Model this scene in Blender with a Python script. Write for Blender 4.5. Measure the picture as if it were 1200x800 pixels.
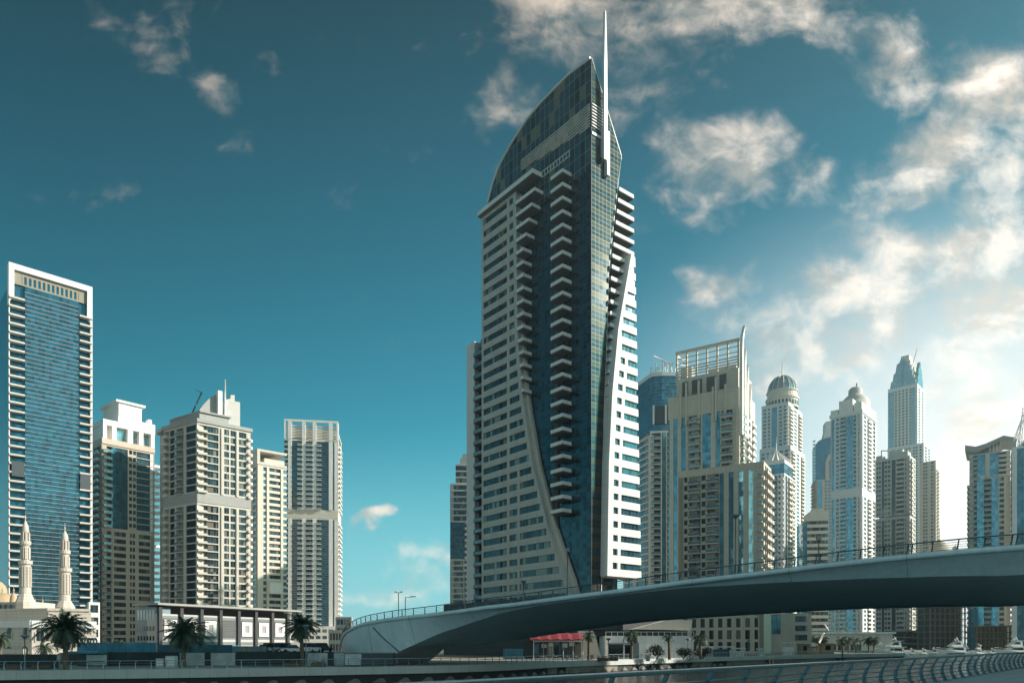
import bpy, bmesh, math, random
from mathutils import Vector, Matrix

# ------------------------------------------------------------------ camera, sky, sun, exposure
scene = bpy.context.scene
for o in list(bpy.data.objects):
    bpy.data.objects.remove(o)
COL = scene.collection
R = math.radians
F0, HORIZON, EYE = 850.0, 755.0, 3.3          # focal length in photo pixels, horizon row, eye height

cam_data = bpy.data.cameras.new("camera")
cam = bpy.data.objects.new("camera", cam_data)
COL.objects.link(cam)
cam.location = (0, 0, EYE)
cam.rotation_euler = (R(90), 0, 0)
cam_data.sensor_width = 36
cam_data.lens = 36 * F0 / 1200
cam_data.shift_y = (HORIZON - 400) / 1200
cam_data.clip_start = 0.3
cam_data.clip_end = 60000
scene.camera = cam

SUN_AZ, SUN_EL = R(91), R(27)                  # azimuth measured from +Y towards +X
sun_dir = Vector((math.sin(SUN_AZ) * math.cos(SUN_EL), math.cos(SUN_AZ) * math.cos(SUN_EL), math.sin(SUN_EL)))
sun_data = bpy.data.lights.new("sun", 'SUN')
sun_data.energy = 4.0
sun_data.angle = R(0.5)
sun_data.color = (1.0, 0.92, 0.82)
sun = bpy.data.objects.new("sun", sun_data)
sun.rotation_euler = (-sun_dir).to_track_quat('-Z', 'Y').to_euler()
sun.location = (300, 60, 300)
COL.objects.link(sun)

scene.view_settings.view_transform = 'Standard'
scene.view_settings.look = 'None'
scene.view_settings.gamma = 1.0
scene.view_settings.use_curve_mapping = False
scene.view_settings.exposure = 1.0

class NT:
    """small helper for writing node trees"""
    def __init__(s, tree):
        s.t = tree; s.n = tree.nodes; s.l = tree.links
    def node(s, kind, **kw):
        nd = s.n.new(kind)
        for k, v in kw.items():
            setattr(nd, k, v)
        return nd
    def put(s, sock, val):
        if isinstance(val, bpy.types.NodeSocket):
            s.l.new(val, sock)
        elif val is not None:
            if hasattr(sock.default_value, '__len__') and not hasattr(val, '__len__'):
                val = [val] * len(sock.default_value)
            if hasattr(val, '__len__') and len(sock.default_value) == 4 and len(val) == 3:
                val = (*val, 1)
            sock.default_value = val
    def math(s, op, a, b=None, c=None, clamp=False):
        nd = s.node('ShaderNodeMath', operation=op, use_clamp=clamp)
        s.put(nd.inputs[0], a)
        if b is not None: s.put(nd.inputs[1], b)
        if c is not None: s.put(nd.inputs[2], c)
        return nd.outputs[0]
    def vmath(s, op, a, b=None, out=0):
        nd = s.node('ShaderNodeVectorMath', operation=op)
        s.put(nd.inputs[0], a)
        if b is not None: s.put(nd.inputs[1], b)
        return nd.outputs[out]
    def mix(s, fac, a, b, blend='MIX'):
        nd = s.node('ShaderNodeMix', data_type='RGBA', blend_type=blend)
        s.put(nd.inputs[0], fac); s.put(nd.inputs[6], a); s.put(nd.inputs[7], b)
        return nd.outputs[2]
    def ramp(s, fac, lo, hi, a=0.0, b=1.0, smooth=True):
        nd = s.node('ShaderNodeMapRange', interpolation_type='SMOOTHSTEP' if smooth else 'LINEAR')
        s.put(nd.inputs[0], fac)
        for i, v in zip((1, 2, 3, 4), (lo, hi, a, b)): s.put(nd.inputs[i], v)
        return nd.outputs[0]
    def noise(s, vec, scale, detail=4, rough=0.5, dist=0.0, dims='3D'):
        nd = s.node('ShaderNodeTexNoise', noise_dimensions=dims)
        s.put(nd.inputs['Vector'], vec)
        nd.inputs['Scale'].default_value = scale
        nd.inputs['Detail'].default_value = detail
        nd.inputs['Roughness'].default_value = rough
        nd.inputs['Distortion'].default_value = dist
        return nd.outputs[0]

def build_world():
    w = bpy.data.worlds.new("World")
    scene.world = w
    w.use_nodes = True
    g = NT(w.node_tree)
    g.n.clear()
    out = g.node('ShaderNodeOutputWorld')
    bg = g.node('ShaderNodeBackground')
    g.l.new(bg.outputs[0], out.inputs[0])
    sky = g.node('ShaderNodeTexSky', sky_type='NISHITA')
    sky.sun_disc = False
    sky.sun_elevation = SUN_EL
    sky.sun_rotation = SUN_AZ
    sky.air_density = 1.0; sky.dust_density = 1.2; sky.ozone_density = 1.0
    tc = g.node('ShaderNodeTexCoord')
    d = tc.outputs['Generated']
    sep = g.node('ShaderNodeSeparateXYZ'); g.put(sep.inputs[0], d)
    x, y, z = sep.outputs
    ay = g.math('MAXIMUM', g.math('ABSOLUTE', y), 0.02)
    p = g.math('DIVIDE', x, ay); q = g.math('DIVIDE', z, ay)
    comb = g.node('ShaderNodeCombineXYZ'); g.put(comb.inputs[0], p); g.put(comb.inputs[1], q)
    pq = comb.outputs[0]
    # the blue of the air: teal, deep overhead and pale near the horizon
    blue = g.mix(1.0, sky.outputs[0], SKY_TINT, 'MULTIPLY')
    el = g.math('ARCSINE', z)
    deep = g.ramp(el, 0.0, 0.72, 1.0, 0.22, smooth=False)
    blue = g.vmath('SCALE', blue); g.put(blue.node.inputs[3], deep)
    left = g.ramp(p, 0.0, -0.8, 1.0, 0.60)
    bl2 = g.vmath('SCALE', blue); g.put(bl2.node.inputs[3], left)
    blue = bl2
    # warm milky veil low on the sunny side
    def blob(cx, cy, rx, ry, rot=0.0, lo=1.0, hi=0.0, src=None):
        mp = g.node('ShaderNodeMapping', vector_type='TEXTURE')
        g.put(mp.inputs[0], src or pq)
        mp.inputs[1].default_value = ((cx - 600) / F0, (HORIZON - cy) / F0, 0)
        mp.inputs[2].default_value = (0, 0, R(rot))
        mp.inputs[3].default_value = (rx / F0, ry / F0, 1)
        return g.ramp(g.vmath('LENGTH', mp.outputs[0], out=1), lo, hi)
    wn = g.node('ShaderNodeTexNoise'); g.put(wn.inputs['Vector'], pq)
    wn.inputs['Scale'].default_value = 5.0; wn.inputs['Detail'].default_value = 5
    wv = g.vmath('SUBTRACT', wn.outputs[1], (0.5, 0.5, 0.5))
    wsc = g.vmath('SCALE', wv); g.put(wsc.node.inputs[3], 0.22)
    straight = pq
    warped = g.vmath('ADD', pq, wsc)
    veil = g.math('MULTIPLY', blob(1210, 600, 620, 450), 0.97)
    # clouds: noise gathered into the banks seen in the sky
    mpn = g.node('ShaderNodeMapping'); g.put(mpn.inputs[0], pq)
    mpn.inputs[2].default_value = (0, 0, R(-38)); mpn.inputs[3].default_value = (0.78, 1.25, 1)
    n1 = g.noise(mpn.outputs[0], 6.5, 10, 0.56, 0.25)
    n2 = g.noise(g.vmath('ADD', pq, (3.1, 1.7, 0.0)), 20.0, 6, 0.62, 0.4)
    shape = g.math('ADD', g.math('MULTIPLY', n1, 0.56), g.math('MULTIPLY', n2, 0.44))
    banks = [(655, 30, 90, 95, 20, .95), (745, 60, 62, 130, -25, .85), (800, 8, 120, 60, 0, .8), (920, 8, 75, 50, 0, .95),
             (848, 178, 125, 62, -6, .98), (1032, 45, 62, 85, 35, .85), (1105, 135, 175, 72, 35, 1.0), (1175, 120, 105, 80, 20, 1.0),
             (845, 305, 55, 32, 0, .85), (1080, 335, 260, 95, 12, 1.08), (1150, 385, 130, 55, 10, 1.0), (920, 415, 130, 34, 12, .85),
             (1000, 430, 48, 26, 0, .95), (454, 618, 25, 11, 0, 1.35), (165, 45, 170, 26, -40, .58), (255, 112, 75, 30, -38, .62), (215, 60, 60, 18, -60, .52),
             (1185, 490, 150, 70, 8, 1.0), (1150, 590, 110, 60, 0, .9), (485, 690, 95, 22, 4, .82), (600, 128, 50, 30, -10, .72),
             (1190, 215, 90, 60, 20, .8), (1010, 300, 60, 40, 30, .7), (1120, 440, 150, 45, 8, .8), (1040, 215, 110, 50, 40, .8), (560, 660, 90, 18, 0, .8)]
    m = None
    for (cx, cy, rx, ry, rot, amp) in banks:
        b = g.math('MULTIPLY', blob(cx, cy, rx * 1.5, ry * 1.5, rot, 1.0, 0.1, warped), amp)
        m = b if m is None else g.math('MAXIMUM', m, b)
    rear = g.math('MULTIPLY', g.ramp(y, 0.05, -0.2), 0.62)
    m = g.math('MAXIMUM', m, rear)
    dens = g.math('ADD', g.math('MULTIPLY', g.math('SUBTRACT', shape, 0.5), 3.6), g.math('SUBTRACT', g.math('MULTIPLY', m, 1.05), 0.62))
    cl = g.ramp(dens, -0.36, 1.10)
    cl = g.math('MULTIPLY', cl, 0.90)
    # brightness inside the clouds: thick parts bright, undersides a little greyer
    n3 = g.noise(g.vmath('ADD', mpn.outputs[0], (0.012, -0.03, 0.0)), 6.5, 8, 0.56, 0.25)
    lit = g.math('SUBTRACT', n1, n3)
    lit = g.ramp(lit, -0.07, 0.07)
    side = g.math('MAXIMUM', g.ramp(p, -0.1, 0.65), g.ramp(el, 0.30, 0.12, 0.0, 0.8))
    c_lo = g.mix(side, CLOUD_DIM, CLOUD_MID)
    c_hi = g.mix(side, CLOUD_MID, CLOUD_HI)
    ccol = g.mix(lit, c_lo, c_hi)
    blue = g.mix(g.ramp(el, 0.30, 0.0, 0.0, 0.85), blue, LOW_COL)
    base = g.mix(veil, blue, VEIL_COL)
    col = g.mix(cl, base, ccol)
    g.put(bg.inputs[0], col)
    bg.inputs[1].default_value = 0.12
SKY_TINT = (0.06, 0.80, 0.76)
CLOUD_DIM = (1.1, 1.45, 1.4)
CLOUD_MID = (3.9, 3.25, 2.65)
CLOUD_HI = (6.4, 5.5, 4.7)
LOW_COL = (1.7, 3.2, 3.65)
VEIL_COL = (5.4, 5.3, 5.05)
build_world()

# ------------------------------------------------------------------ materials
MATS = {}
def new_mat(name):
    m = bpy.data.materials.new(name); m.use_nodes = True
    g = NT(m.node_tree)
    b = g.n['Principled BSDF']
    MATS[name] = m
    return m, g, b

def wall_mat(name, color, rough=0.75, var=0.16, joint=(0, 0), dirt=0.10):
    """plaster / cladding: mottled, rain streaked, with optional panel joints taken from the metric UVs"""
    m, g, b = new_mat(name)
    tc = g.node('ShaderNodeTexCoord')
    geo = g.node('ShaderNodeNewGeometry')
    pos = geo.outputs['Position']
    n = g.noise(pos, 0.35, 5, 0.6)
    mp = g.node('ShaderNodeMapping'); g.put(mp.inputs[0], pos); mp.inputs[3].default_value = (1.6, 1.6, 0.07)
    st = g.noise(mp.outputs[0], 1.0, 4, 0.6)
    f = g.math('ADD', g.math('MULTIPLY', g.math('SUBTRACT', n, 0.5), var * 2), g.math('MULTIPLY', g.math('SUBTRACT', st, 0.55), dirt * 2.5))
    f = g.math('ADD', f, 1.0)
    sc = g.vmath('SCALE', color); g.put(sc.node.inputs[3], f)
    c = sc
    if joint[0]:
        su = g.node('ShaderNodeSeparateXYZ'); g.put(su.inputs[0], tc.outputs['UV'])
        fu = g.math('FRACT', g.math('DIVIDE', su.outputs[0], joint[0]))
        fv = g.math('FRACT', g.math('DIVIDE', su.outputs[1], joint[1]))
        ln = g.math('MAXIMUM', g.math('LESS_THAN', fu, 0.05 / joint[0]), g.math('LESS_THAN', fv, 0.05 / joint[1]))
        c = g.mix(g.math('MULTIPLY', ln, 0.6), c, tuple(k * 0.35 for k in color))
    g.put(b.inputs['Base Color'], c)
    b.inputs['Roughness'].default_value = rough
    return m

def glass_mat(name, color, pane=(1.4, 1.85), frame=(0.05, 0.055, 0.06), fw=0.07, rough=0.06, metal=0.55, vary=0.5,
              spandrel=None, open_share=0.0, inside=(0.30, 0.27, 0.22), tilt=0.02):
    """curtain wall: every pane reflects a little differently; mullions and spandrels come from the metric UVs"""
    m, g, b = new_mat(name)
    tc = g.node('ShaderNodeTexCoord'); oi = g.node('ShaderNodeObjectInfo')
    su = g.node('ShaderNodeSeparateXYZ'); g.put(su.inputs[0], tc.outputs['UV'])
    pu = g.math('DIVIDE', su.outputs[0], pane[0]); pv = g.math('DIVIDE', su.outputs[1], pane[1])
    cc = g.node('ShaderNodeCombineXYZ')
    g.put(cc.inputs[0], g.math('FLOOR', pu)); g.put(cc.inputs[1], g.math('FLOOR', pv)); g.put(cc.inputs[2], g.math('MULTIPLY', oi.outputs['Random'], 97.0))
    wn = g.node('ShaderNodeTexWhiteNoise', noise_dimensions='3D'); g.put(wn.inputs[0], cc.outputs[0])
    rnd = wn.outputs[0]
    c = g.vmath('SCALE', color); g.put(c.node.inputs[3], g.ramp(rnd, 0, 1, 1 - vary, 1 + vary, smooth=False))
    if open_share:
        c = g.mix(g.math('LESS_THAN', g.math('FRACT', g.math('MULTIPLY', rnd, 7.31)), open_share), c, inside)
    if spandrel:
        col2, period, share = spandrel
        fs = g.math('FRACT', g.math('DIVIDE', su.outputs[1], period))
        c = g.mix(g.math('LESS_THAN', fs, share), c, col2)
    fu = g.math('FRACT', pu); fv = g.math('FRACT', pv)
    fr = g.math('MAXIMUM', g.math('LESS_THAN', fu, fw / pane[0]), g.math('LESS_THAN', fv, fw / pane[1]))
    c = g.mix(fr, c, frame)
    g.put(b.inputs['Base Color'], c)
    g.put(b.inputs['Metallic'], g.math('MULTIPLY', g.math('SUBTRACT', 1.0, fr), metal))
    g.put(b.inputs['Roughness'], g.math('ADD', g.math('MULTIPLY', fr, 0.4), rough))
    # panes never sit quite true: tilt the reflected image pane by pane, with a slow bow inside each
    geo = g.node('ShaderNodeNewGeometry')
    tv = g.vmath('SUBTRACT', wn.outputs[1], (0.5, 0.5, 0.5))
    tn = g.vmath('SCALE', tv); g.put(tn.node.inputs[3], tilt)
    bow = g.node('ShaderNodeTexNoise'); g.put(bow.inputs['Vector'], geo.outputs['Position']); bow.inputs['Scale'].default_value = 0.45
    bv = g.vmath('SCALE', g.vmath('SUBTRACT', bow.outputs[1], (0.5, 0.5, 0.5))); g.put(bv.node.inputs[3], tilt * 0.9)
    nn = g.vmath('NORMALIZE', g.vmath('ADD', geo.outputs['Normal'], g.vmath('ADD', tn, bv)))
    g.put(b.inputs['Normal'], nn)
    return m

def plain_mat(name, color, rough=0.6, metal=0.0, var=0.2, scale=3.0, bump=0.0):
    m, g, b = new_mat(name)
    geo = g.node('ShaderNodeNewGeometry')
    n = g.noise(geo.outputs['Position'], scale, 4, 0.6)
    sc = g.vmath('SCALE', color); g.put(sc.node.inputs[3], g.ramp(n, 0.3, 0.7, 1 - var, 1 + var, smooth=False))
    g.put(b.inputs['Base Color'], sc)
    b.inputs['Roughness'].default_value = rough
    b.inputs['Metallic'].default_value = metal
    if bump:
        bp = g.node('ShaderNodeBump'); bp.inputs['Strength'].default_value = bump
        g.put(bp.inputs['Height'], n); g.put(b.inputs['Normal'], bp.outputs[0])
    return m

W_BEIGE = wall_mat('beige_cladding', (0.53, 0.52, 0.47), joint=(1.5, 3.75), dirt=0.17, var=0.2)
W_SAND = wall_mat('sand_stucco', (0.49, 0.43, 0.34))
W_SAND2 = wall_mat('light_sand_stucco', (0.58, 0.54, 0.47))
W_WHITE = wall_mat('white_cladding', (0.82, 0.79, 0.74), joint=(1.6, 1.875), var=0.10, dirt=0.14)
W_CREAM = wall_mat('cream_stucco', (0.66, 0.60, 0.50), var=0.10)
W_TAN = wall_mat('tan_cladding', (0.68, 0.61, 0.49), joint=(1.5, 3.3))
W_MID = wall_mat('warm_grey_stucco', (0.53, 0.51, 0.47))
W_PALE = wall_mat('pale_grey_panel', (0.72, 0.72, 0.70), var=0.10)
W_GREY = wall_mat('grey_stucco', (0.36, 0.36, 0.34))
W_BROWN = wall_mat('brown_stucco', (0.28, 0.22, 0.15))
W_SAND_SHADE = wall_mat('shaded_sand_screen', (0.27, 0.24, 0.18))  # sand stucco darkened: the shade on the recessed screen is in the colour
W_SHADE = wall_mat('balcony_soffit_shade', (0.12, 0.13, 0.13))  # shade under the balconies put into a dark slab colour
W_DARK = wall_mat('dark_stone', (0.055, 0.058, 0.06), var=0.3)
W_PINK = wall_mat('pinkish_stucco', (0.58, 0.47, 0.38))
STONE_L = wall_mat('pale_limestone', (0.56, 0.51, 0.44), var=0.1, joint=(1.2, 0.6))
STONE_D = wall_mat('dome_stone', (0.46, 0.35, 0.22), var=0.2)
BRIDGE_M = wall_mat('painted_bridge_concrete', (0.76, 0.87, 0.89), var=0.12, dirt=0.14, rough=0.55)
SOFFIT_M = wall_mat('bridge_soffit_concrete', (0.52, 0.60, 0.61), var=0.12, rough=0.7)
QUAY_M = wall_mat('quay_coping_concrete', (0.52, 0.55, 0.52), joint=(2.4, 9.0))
QUAY_DARK = wall_mat('dark_quay_wall', (0.035, 0.038, 0.036), var=0.4)  # near-black mottled wall below the coping
PROM_M = wall_mat('promenade_paving', (0.33, 0.40, 0.41), joint=(0.9, 0.9))

G_DARK = glass_mat('dark_teal_glass', (0.032, 0.065, 0.082), pane=(1.45, 1.25), vary=0.45, metal=0.6, frame=(0.02, 0.028, 0.03), tilt=0.012)
G_GOLD = glass_mat('banded_bronze_glass', (0.035, 0.055, 0.066), pane=(1.45, 1.25), vary=0.35, metal=0.4, frame=(0.03, 0.03, 0.028), spandrel=((0.105, 0.088, 0.064), 3.75, 0.42), tilt=0.006, rough=0.07)
G_LITBAND = glass_mat('lit_look_band_glass', (0.16, 0.16, 0.13), pane=(1.1, 3.1), vary=0.5, metal=0.4, fw=0.12, frame=(0.08, 0.09, 0.09), open_share=0.45, inside=(0.55, 0.45, 0.31))  # warm pane colours stand for light in the crown band
G_CROWN = glass_mat('crown_glass', (0.07, 0.13, 0.145), pane=(2.1, 3.7), vary=0.5, metal=0.6, fw=0.22, frame=(0.13, 0.17, 0.175), open_share=0.10, inside=(0.42, 0.31, 0.19), tilt=0.012)  # a few panes coloured golden to look lit
G_NAVY = glass_mat('navy_glass', (0.025, 0.13, 0.185), pane=(1.3, 1.8), vary=0.4, metal=0.6)
G_TEAL = glass_mat('teal_glass', (0.07, 0.20, 0.26), pane=(1.3, 1.8), vary=0.35, metal=0.7)
G_BLUE = glass_mat('blue_glass', (0.14, 0.35, 0.44), pane=(1.3, 1.75), vary=0.35, metal=0.72, frame=(0.10, 0.14, 0.15))
G_PALEB = glass_mat('pale_blue_glass', (0.24, 0.43, 0.48), pane=(1.6, 1.75), vary=0.25, metal=0.6, frame=(0.35, 0.36, 0.35))
G_STRIPE = glass_mat('striped_dark_glass', (0.05, 0.10, 0.13), pane=(1.3, 1.62), vary=0.4, metal=0.5, spandrel=((0.30, 0.27, 0.22), 1.62, 0.22), frame=(0.05, 0.06, 0.06))
WIN = glass_mat('window_glass', (0.015, 0.050, 0.065), pane=(1.1, 6.0), vary=0.6, metal=0.2, fw=0.09, frame=(0.16, 0.16, 0.15), open_share=0.10)
WIN_D = glass_mat('dark_window_glass', (0.03, 0.055, 0.065), pane=(1.2, 3.3), vary=0.6, metal=0.25, fw=0.10, frame=(0.10, 0.10, 0.095), open_share=0.22, inside=(0.22, 0.20, 0.16))  # dark panes, some showing a dull inside colour
WIN_N = glass_mat('navy_window_glass', (0.03, 0.10, 0.14), pane=(1.5, 6), vary=0.4, metal=0.4, fw=0.09, frame=(0.06, 0.08, 0.09))
BACK = glass_mat('balcony_back', (0.06, 0.09, 0.10), pane=(1.7, 3.3), vary=0.4, metal=0.1, fw=0.2, frame=(0.42, 0.39, 0.33), open_share=0.55, inside=(0.52, 0.48, 0.40), rough=.3)
WIN_B = glass_mat('blue_window_glass', (0.10, 0.24, 0.30), pane=(1.2, 3.3), vary=0.5, metal=0.55, fw=0.10, frame=(0.25, 0.25, 0.23), open_share=0.06)
RAILGLASS = glass_mat('balcony_glass', (0.16, 0.27, 0.30), pane=(1.2, 9), vary=0.2, metal=0.35, fw=0.05, frame=(0.4, 0.4, 0.38), rough=0.12)
LOUVRE = glass_mat('louvre_panel', (0.07, 0.08, 0.08), pane=(40, 0.35), vary=0.1, metal=0.2, fw=0.16, rough=0.5, frame=(0.16, 0.16, 0.15))
METAL_W = plain_mat('white_painted_steel', (0.72, 0.71, 0.68), 0.4, 0.0, 0.06)
METAL_G = plain_mat('grey_painted_steel', (0.20, 0.24, 0.25), 0.42, 0.4, 0.15)
METAL_D = plain_mat('dark_steel', (0.06, 0.075, 0.08), 0.45, 0.3, 0.2)
RAIL_M = plain_mat('blue_grey_rail_paint', (0.085, 0.16, 0.19), 0.30, 0.45, 0.18, 6.0)
RAIL_TOP = plain_mat('brushed_rail_steel', (0.34, 0.44, 0.47), 0.28, 0.8, 0.12, 5.0)
RED_M = plain_mat('red_canopy_cloth', (0.27, 0.040, 0.052), 0.75, 0, 0.15, 1.0)
BLUE_M = plain_mat('blue_hoarding_sheet', (0.04, 0.20, 0.29), 0.45, 0.1, 0.3, 0.4)
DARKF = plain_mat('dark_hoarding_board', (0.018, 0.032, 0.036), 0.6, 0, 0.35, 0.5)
TAN_M = plain_mat('tan_timber', (0.46, 0.30, 0.16), 0.7, 0, 0.2, 1.0)
WHITE_M = plain_mat('white_gelcoat', (0.80, 0.79, 0.77), 0.25, 0, 0.05)
BLACK_M = plain_mat('smoked_glass', (0.012, 0.016, 0.018), 0.08, 0, 0.2)
TYRE_M = plain_mat('rubber', (0.02, 0.02, 0.02), 0.8, 0, 0.2)
TRUNK_M = plain_mat('palm_bark', (0.16, 0.125, 0.085), 0.9, 0, 0.4, 7.0, 0.6)
FROND_M = plain_mat('palm_frond', (0.060, 0.095, 0.062), 0.5, 0, 0.4, 0.8)
FROND_D = plain_mat('dry_palm_frond', (0.13, 0.115, 0.065), 0.7, 0, 0.3, 0.8)
LEAF_M = plain_mat('shrub_leaf', (0.045, 0.072, 0.042), 0.6, 0, 0.45, 1.2)
SOIL_M = plain_mat('planter_brick', (0.16, 0.095, 0.06), 0.85, 0, 0.3, 2.0)
SCREEN_M = plain_mat('frosted_panel', (0.46, 0.52, 0.52), 0.35, 0, 0.25, 0.6)
LAND_M = plain_mat('sandy_ground', (0.27, 0.245, 0.20), 0.9, 0, 0.25, 0.06)
ASPHALT = plain_mat('asphalt', (0.055, 0.056, 0.056), 0.9, 0, 0.25, 0.5)

def water_mat():
    m, g, b = new_mat('canal_water')
    geo = g.node('ShaderNodeNewGeometry')
    mp = g.node('ShaderNodeMapping'); g.put(mp.inputs[0], geo.outputs['Position'])
    mp.inputs[2].default_value = (0, 0, R(25)); mp.inputs[3].default_value = (1.0, 0.42, 1)
    n1 = g.noise(mp.outputs[0], 0.55, 4, 0.55, 0.4)
    n2 = g.noise(geo.outputs['Position'], 2.6, 3, 0.5)
    h = g.math('ADD', n1, g.math('MULTIPLY', n2, 0.22))
    bp = g.node('ShaderNodeBump'); bp.inputs['Strength'].default_value = 0.9; bp.inputs['Distance'].default_value = 0.7
    g.put(bp.inputs['Height'], h); g.put(b.inputs['Normal'], bp.outputs[0])
    b.inputs['Base Color'].default_value = (0.012, 0.060, 0.070, 1)
    b.inputs['Roughness'].default_value = 0.07
    b.inputs['IOR'].default_value = 1.33
    b.inputs['Specular IOR Level'].default_value = 0.5
    b.inputs['Specular Tint'].default_value = (0.80, 0.97, 1.0, 1)
    return m
WATER_M = water_mat()

# ------------------------------------------------------------------ mesh helpers
def px(p, Y):
    """ground X of photo column p at distance Y"""
    return (p - 600.0) / F0 * Y
def pz(row, Y):
    return EYE + (HORIZON - row) / F0 * Y

class Face:
    """a facade plane: u runs along it, v points outwards, z up"""
    def __init__(s, ox, oy, ang):
        s.o = (ox, oy); s.a = ang
        s.u = (math.cos(ang), math.sin(ang)); s.n = (math.sin(ang), -math.cos(ang))
    def at(s, u, v, z):
        return (s.o[0] + u * s.u[0] + v * s.n[0], s.o[1] + u * s.u[1] + v * s.n[1], z)
    def shift(s, u, v=0.0):
        p = s.at(u, v, 0)
        return Face(p[0], p[1], s.a)
IDENT = Face(0, 0, 0)      # u = x, v = -y

class MB:
    def __init__(s):
        s.v = []; s.f = []; s.uv = []; s.mi = []; s.sm = []
    def quad(s, pts, uvs=None, mi=0, smooth=False):
        b = len(s.v); s.v += [tuple(p) for p in pts]
        s.f.append(tuple(range(b, b + len(pts)))); s.mi.append(mi); s.sm.append(smooth)
        s.uv += list(uvs) if uvs else [(p[0] + p[1], p[2]) for p in pts]
    def box(s, F, u0, u1, v0, v1, z0, z1, mi=0, skip=''):
        P = lambda u, v, z: F.at(u, v, z)
        # front (+v), back, left, right, top, bottom
        if 'f' not in skip: s.quad([P(u0, v1, z0), P(u1, v1, z0), P(u1, v1, z1), P(u0, v1, z1)], [(u0, z0), (u1, z0), (u1, z1), (u0, z1)], mi)
        if 'b' not in skip: s.quad([P(u1, v0, z0), P(u0, v0, z0), P(u0, v0, z1), P(u1, v0, z1)], [(u1, z0), (u0, z0), (u0, z1), (u1, z1)], mi)
        s.quad([P(u0, v0, z0), P(u0, v1, z0), P(u0, v1, z1), P(u0, v0, z1)], [(v0, z0), (v1, z0), (v1, z1), (v0, z1)], mi)
        s.quad([P(u1, v1, z0), P(u1, v0, z0), P(u1, v0, z1), P(u1, v1, z1)], [(v1, z0), (v0, z0), (v0, z1), (v1, z1)], mi)
        s.quad([P(u0, v1, z1), P(u1, v1, z1), P(u1, v0, z1), P(u0, v0, z1)], [(u0, v1), (u1, v1), (u1, v0), (u0, v0)], mi)
        s.quad([P(u0, v0, z0), P(u1, v0, z0), P(u1, v1, z0), P(u0, v1, z0)], [(u0, v0), (u1, v0), (u1, v1), (u0, v1)], mi)
    def prism(s, F, poly, v0, v1, mi=0):
        """poly: list of (u,z) counter-clockwise seen from outside, extruded from v0 to v1"""
        n = len(poly)
        s.quad([F.at(u, v1, z) for u, z in poly], [(u, z) for u, z in poly], mi)
        s.quad([F.at(u, v0, z) for u, z in reversed(poly)], [(u, z) for u, z in reversed(poly)], mi)
        for i in range(n):
            a, b = poly[i], poly[(i + 1) % n]
            s.quad([F.at(a[0], v0, a[1]), F.at(b[0], v0, b[1]), F.at(b[0], v1, b[1]), F.at(a[0], v1, a[1])],
                   [(v0, a[1]), (v0, b[1]), (v1, b[1]), (v1, a[1])], mi)
    def plan(s, pts, z0, z1, mi=0):
        """pts: plan polygon counter-clockwise, raised from z0 to z1"""
        n = len(pts)
        s.quad([(x, y, z1) for x, y in pts], [(x, y) for x, y in pts], mi)
        s.quad([(x, y, z0) for x, y in reversed(pts)], [(x, y) for x, y in reversed(pts)], mi)
        d = 0
        for i in range(n):
            a, b = pts[i], pts[(i + 1) % n]
            L = math.hypot(b[0] - a[0], b[1] - a[1])
            s.quad([(*a, z0), (*b, z0), (*b, z1), (*a, z1)], [(d, z0), (d + L, z0), (d + L, z1), (d, z1)], mi)
            d += L
    def lathe(s, cx, cy, prof, seg=20, mi=0, a0=0.0, smooth=True):
        for j in range(len(prof) - 1):
            (r0, z0), (r1, z1) = prof[j], prof[j + 1]
            for i in range(seg):
                a, b = a0 + 2 * math.pi * i / seg, a0 + 2 * math.pi * (i + 1) / seg
                q = [(cx + r0 * math.cos(a), cy + r0 * math.sin(a), z0), (cx + r0 * math.cos(b), cy + r0 * math.sin(b), z0),
                     (cx + r1 * math.cos(b), cy + r1 * math.sin(b), z1), (cx + r1 * math.cos(a), cy + r1 * math.sin(a), z1)]
                uv = [(a * r0, z0), (b * r0, z0), (b * r0, z1), (a * r0, z1)]
                if r0 < 1e-4: q, uv = [q[0], q[2], q[3]], [uv[0], uv[2], uv[3]]
                elif r1 < 1e-4: q, uv = q[:3], uv[:3]
                s.quad(q, uv, mi, smooth)
    def tube(s, pts, r, seg=8, mi=0, r2=None):
        pts = [Vector(p) for p in pts]; n = len(pts); rings = []
        for i, p in enumerate(pts):
            t = (pts[min(i + 1, n - 1)] - pts[max(i - 1, 0)]).normalized()
            up = Vector((0, 0, 1)) if abs(t.z) < 0.95 else Vector((1, 0, 0))
            a = t.cross(up).normalized(); b = a.cross(t)
            rr = r if r2 is None else r + (r2 - r) * i / (n - 1)
            rings.append([p + rr * (a * math.cos(2 * math.pi * k / seg) + b * math.sin(2 * math.pi * k / seg)) for k in range(seg)])
        for i in range(n - 1):
            for k in range(seg):
                k2 = (k + 1) % seg
                s.quad([rings[i][k], rings[i + 1][k], rings[i + 1][k2], rings[i][k2]], None, mi, True)
        s.quad(list(reversed([rings[0][k] for k in range(seg)])), None, mi)
        s.quad([rings[-1][k] for k in range(seg)], None, mi)
        # winding is outward for this ring order
    def grid(s, rows, mi=0, smooth=True):
        for i in range(len(rows) - 1):
            for j in range(len(rows[i]) - 1):
                a, b, c, d = rows[i][j], rows[i + 1][j], rows[i + 1][j + 1], rows[i][j + 1]
                s.quad([a, b, c, d], None, mi, smooth)
    def mesh(s, name, mats):
        me = bpy.data.meshes.new(name)
        me.from_pydata(s.v, [], s.f)
        ul = me.uv_layers.new(name='UVMap')
        flat = [c for uv in s.uv for c in uv]
        ul.data.foreach_set('uv', flat)
        for m in (mats if isinstance(mats, (list, tuple)) else [mats]):
            me.materials.append(m)
        me.polygons.foreach_set('material_index', s.mi)
        me.polygons.foreach_set('use_smooth', s.sm)
        me.update()
        return me
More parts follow.
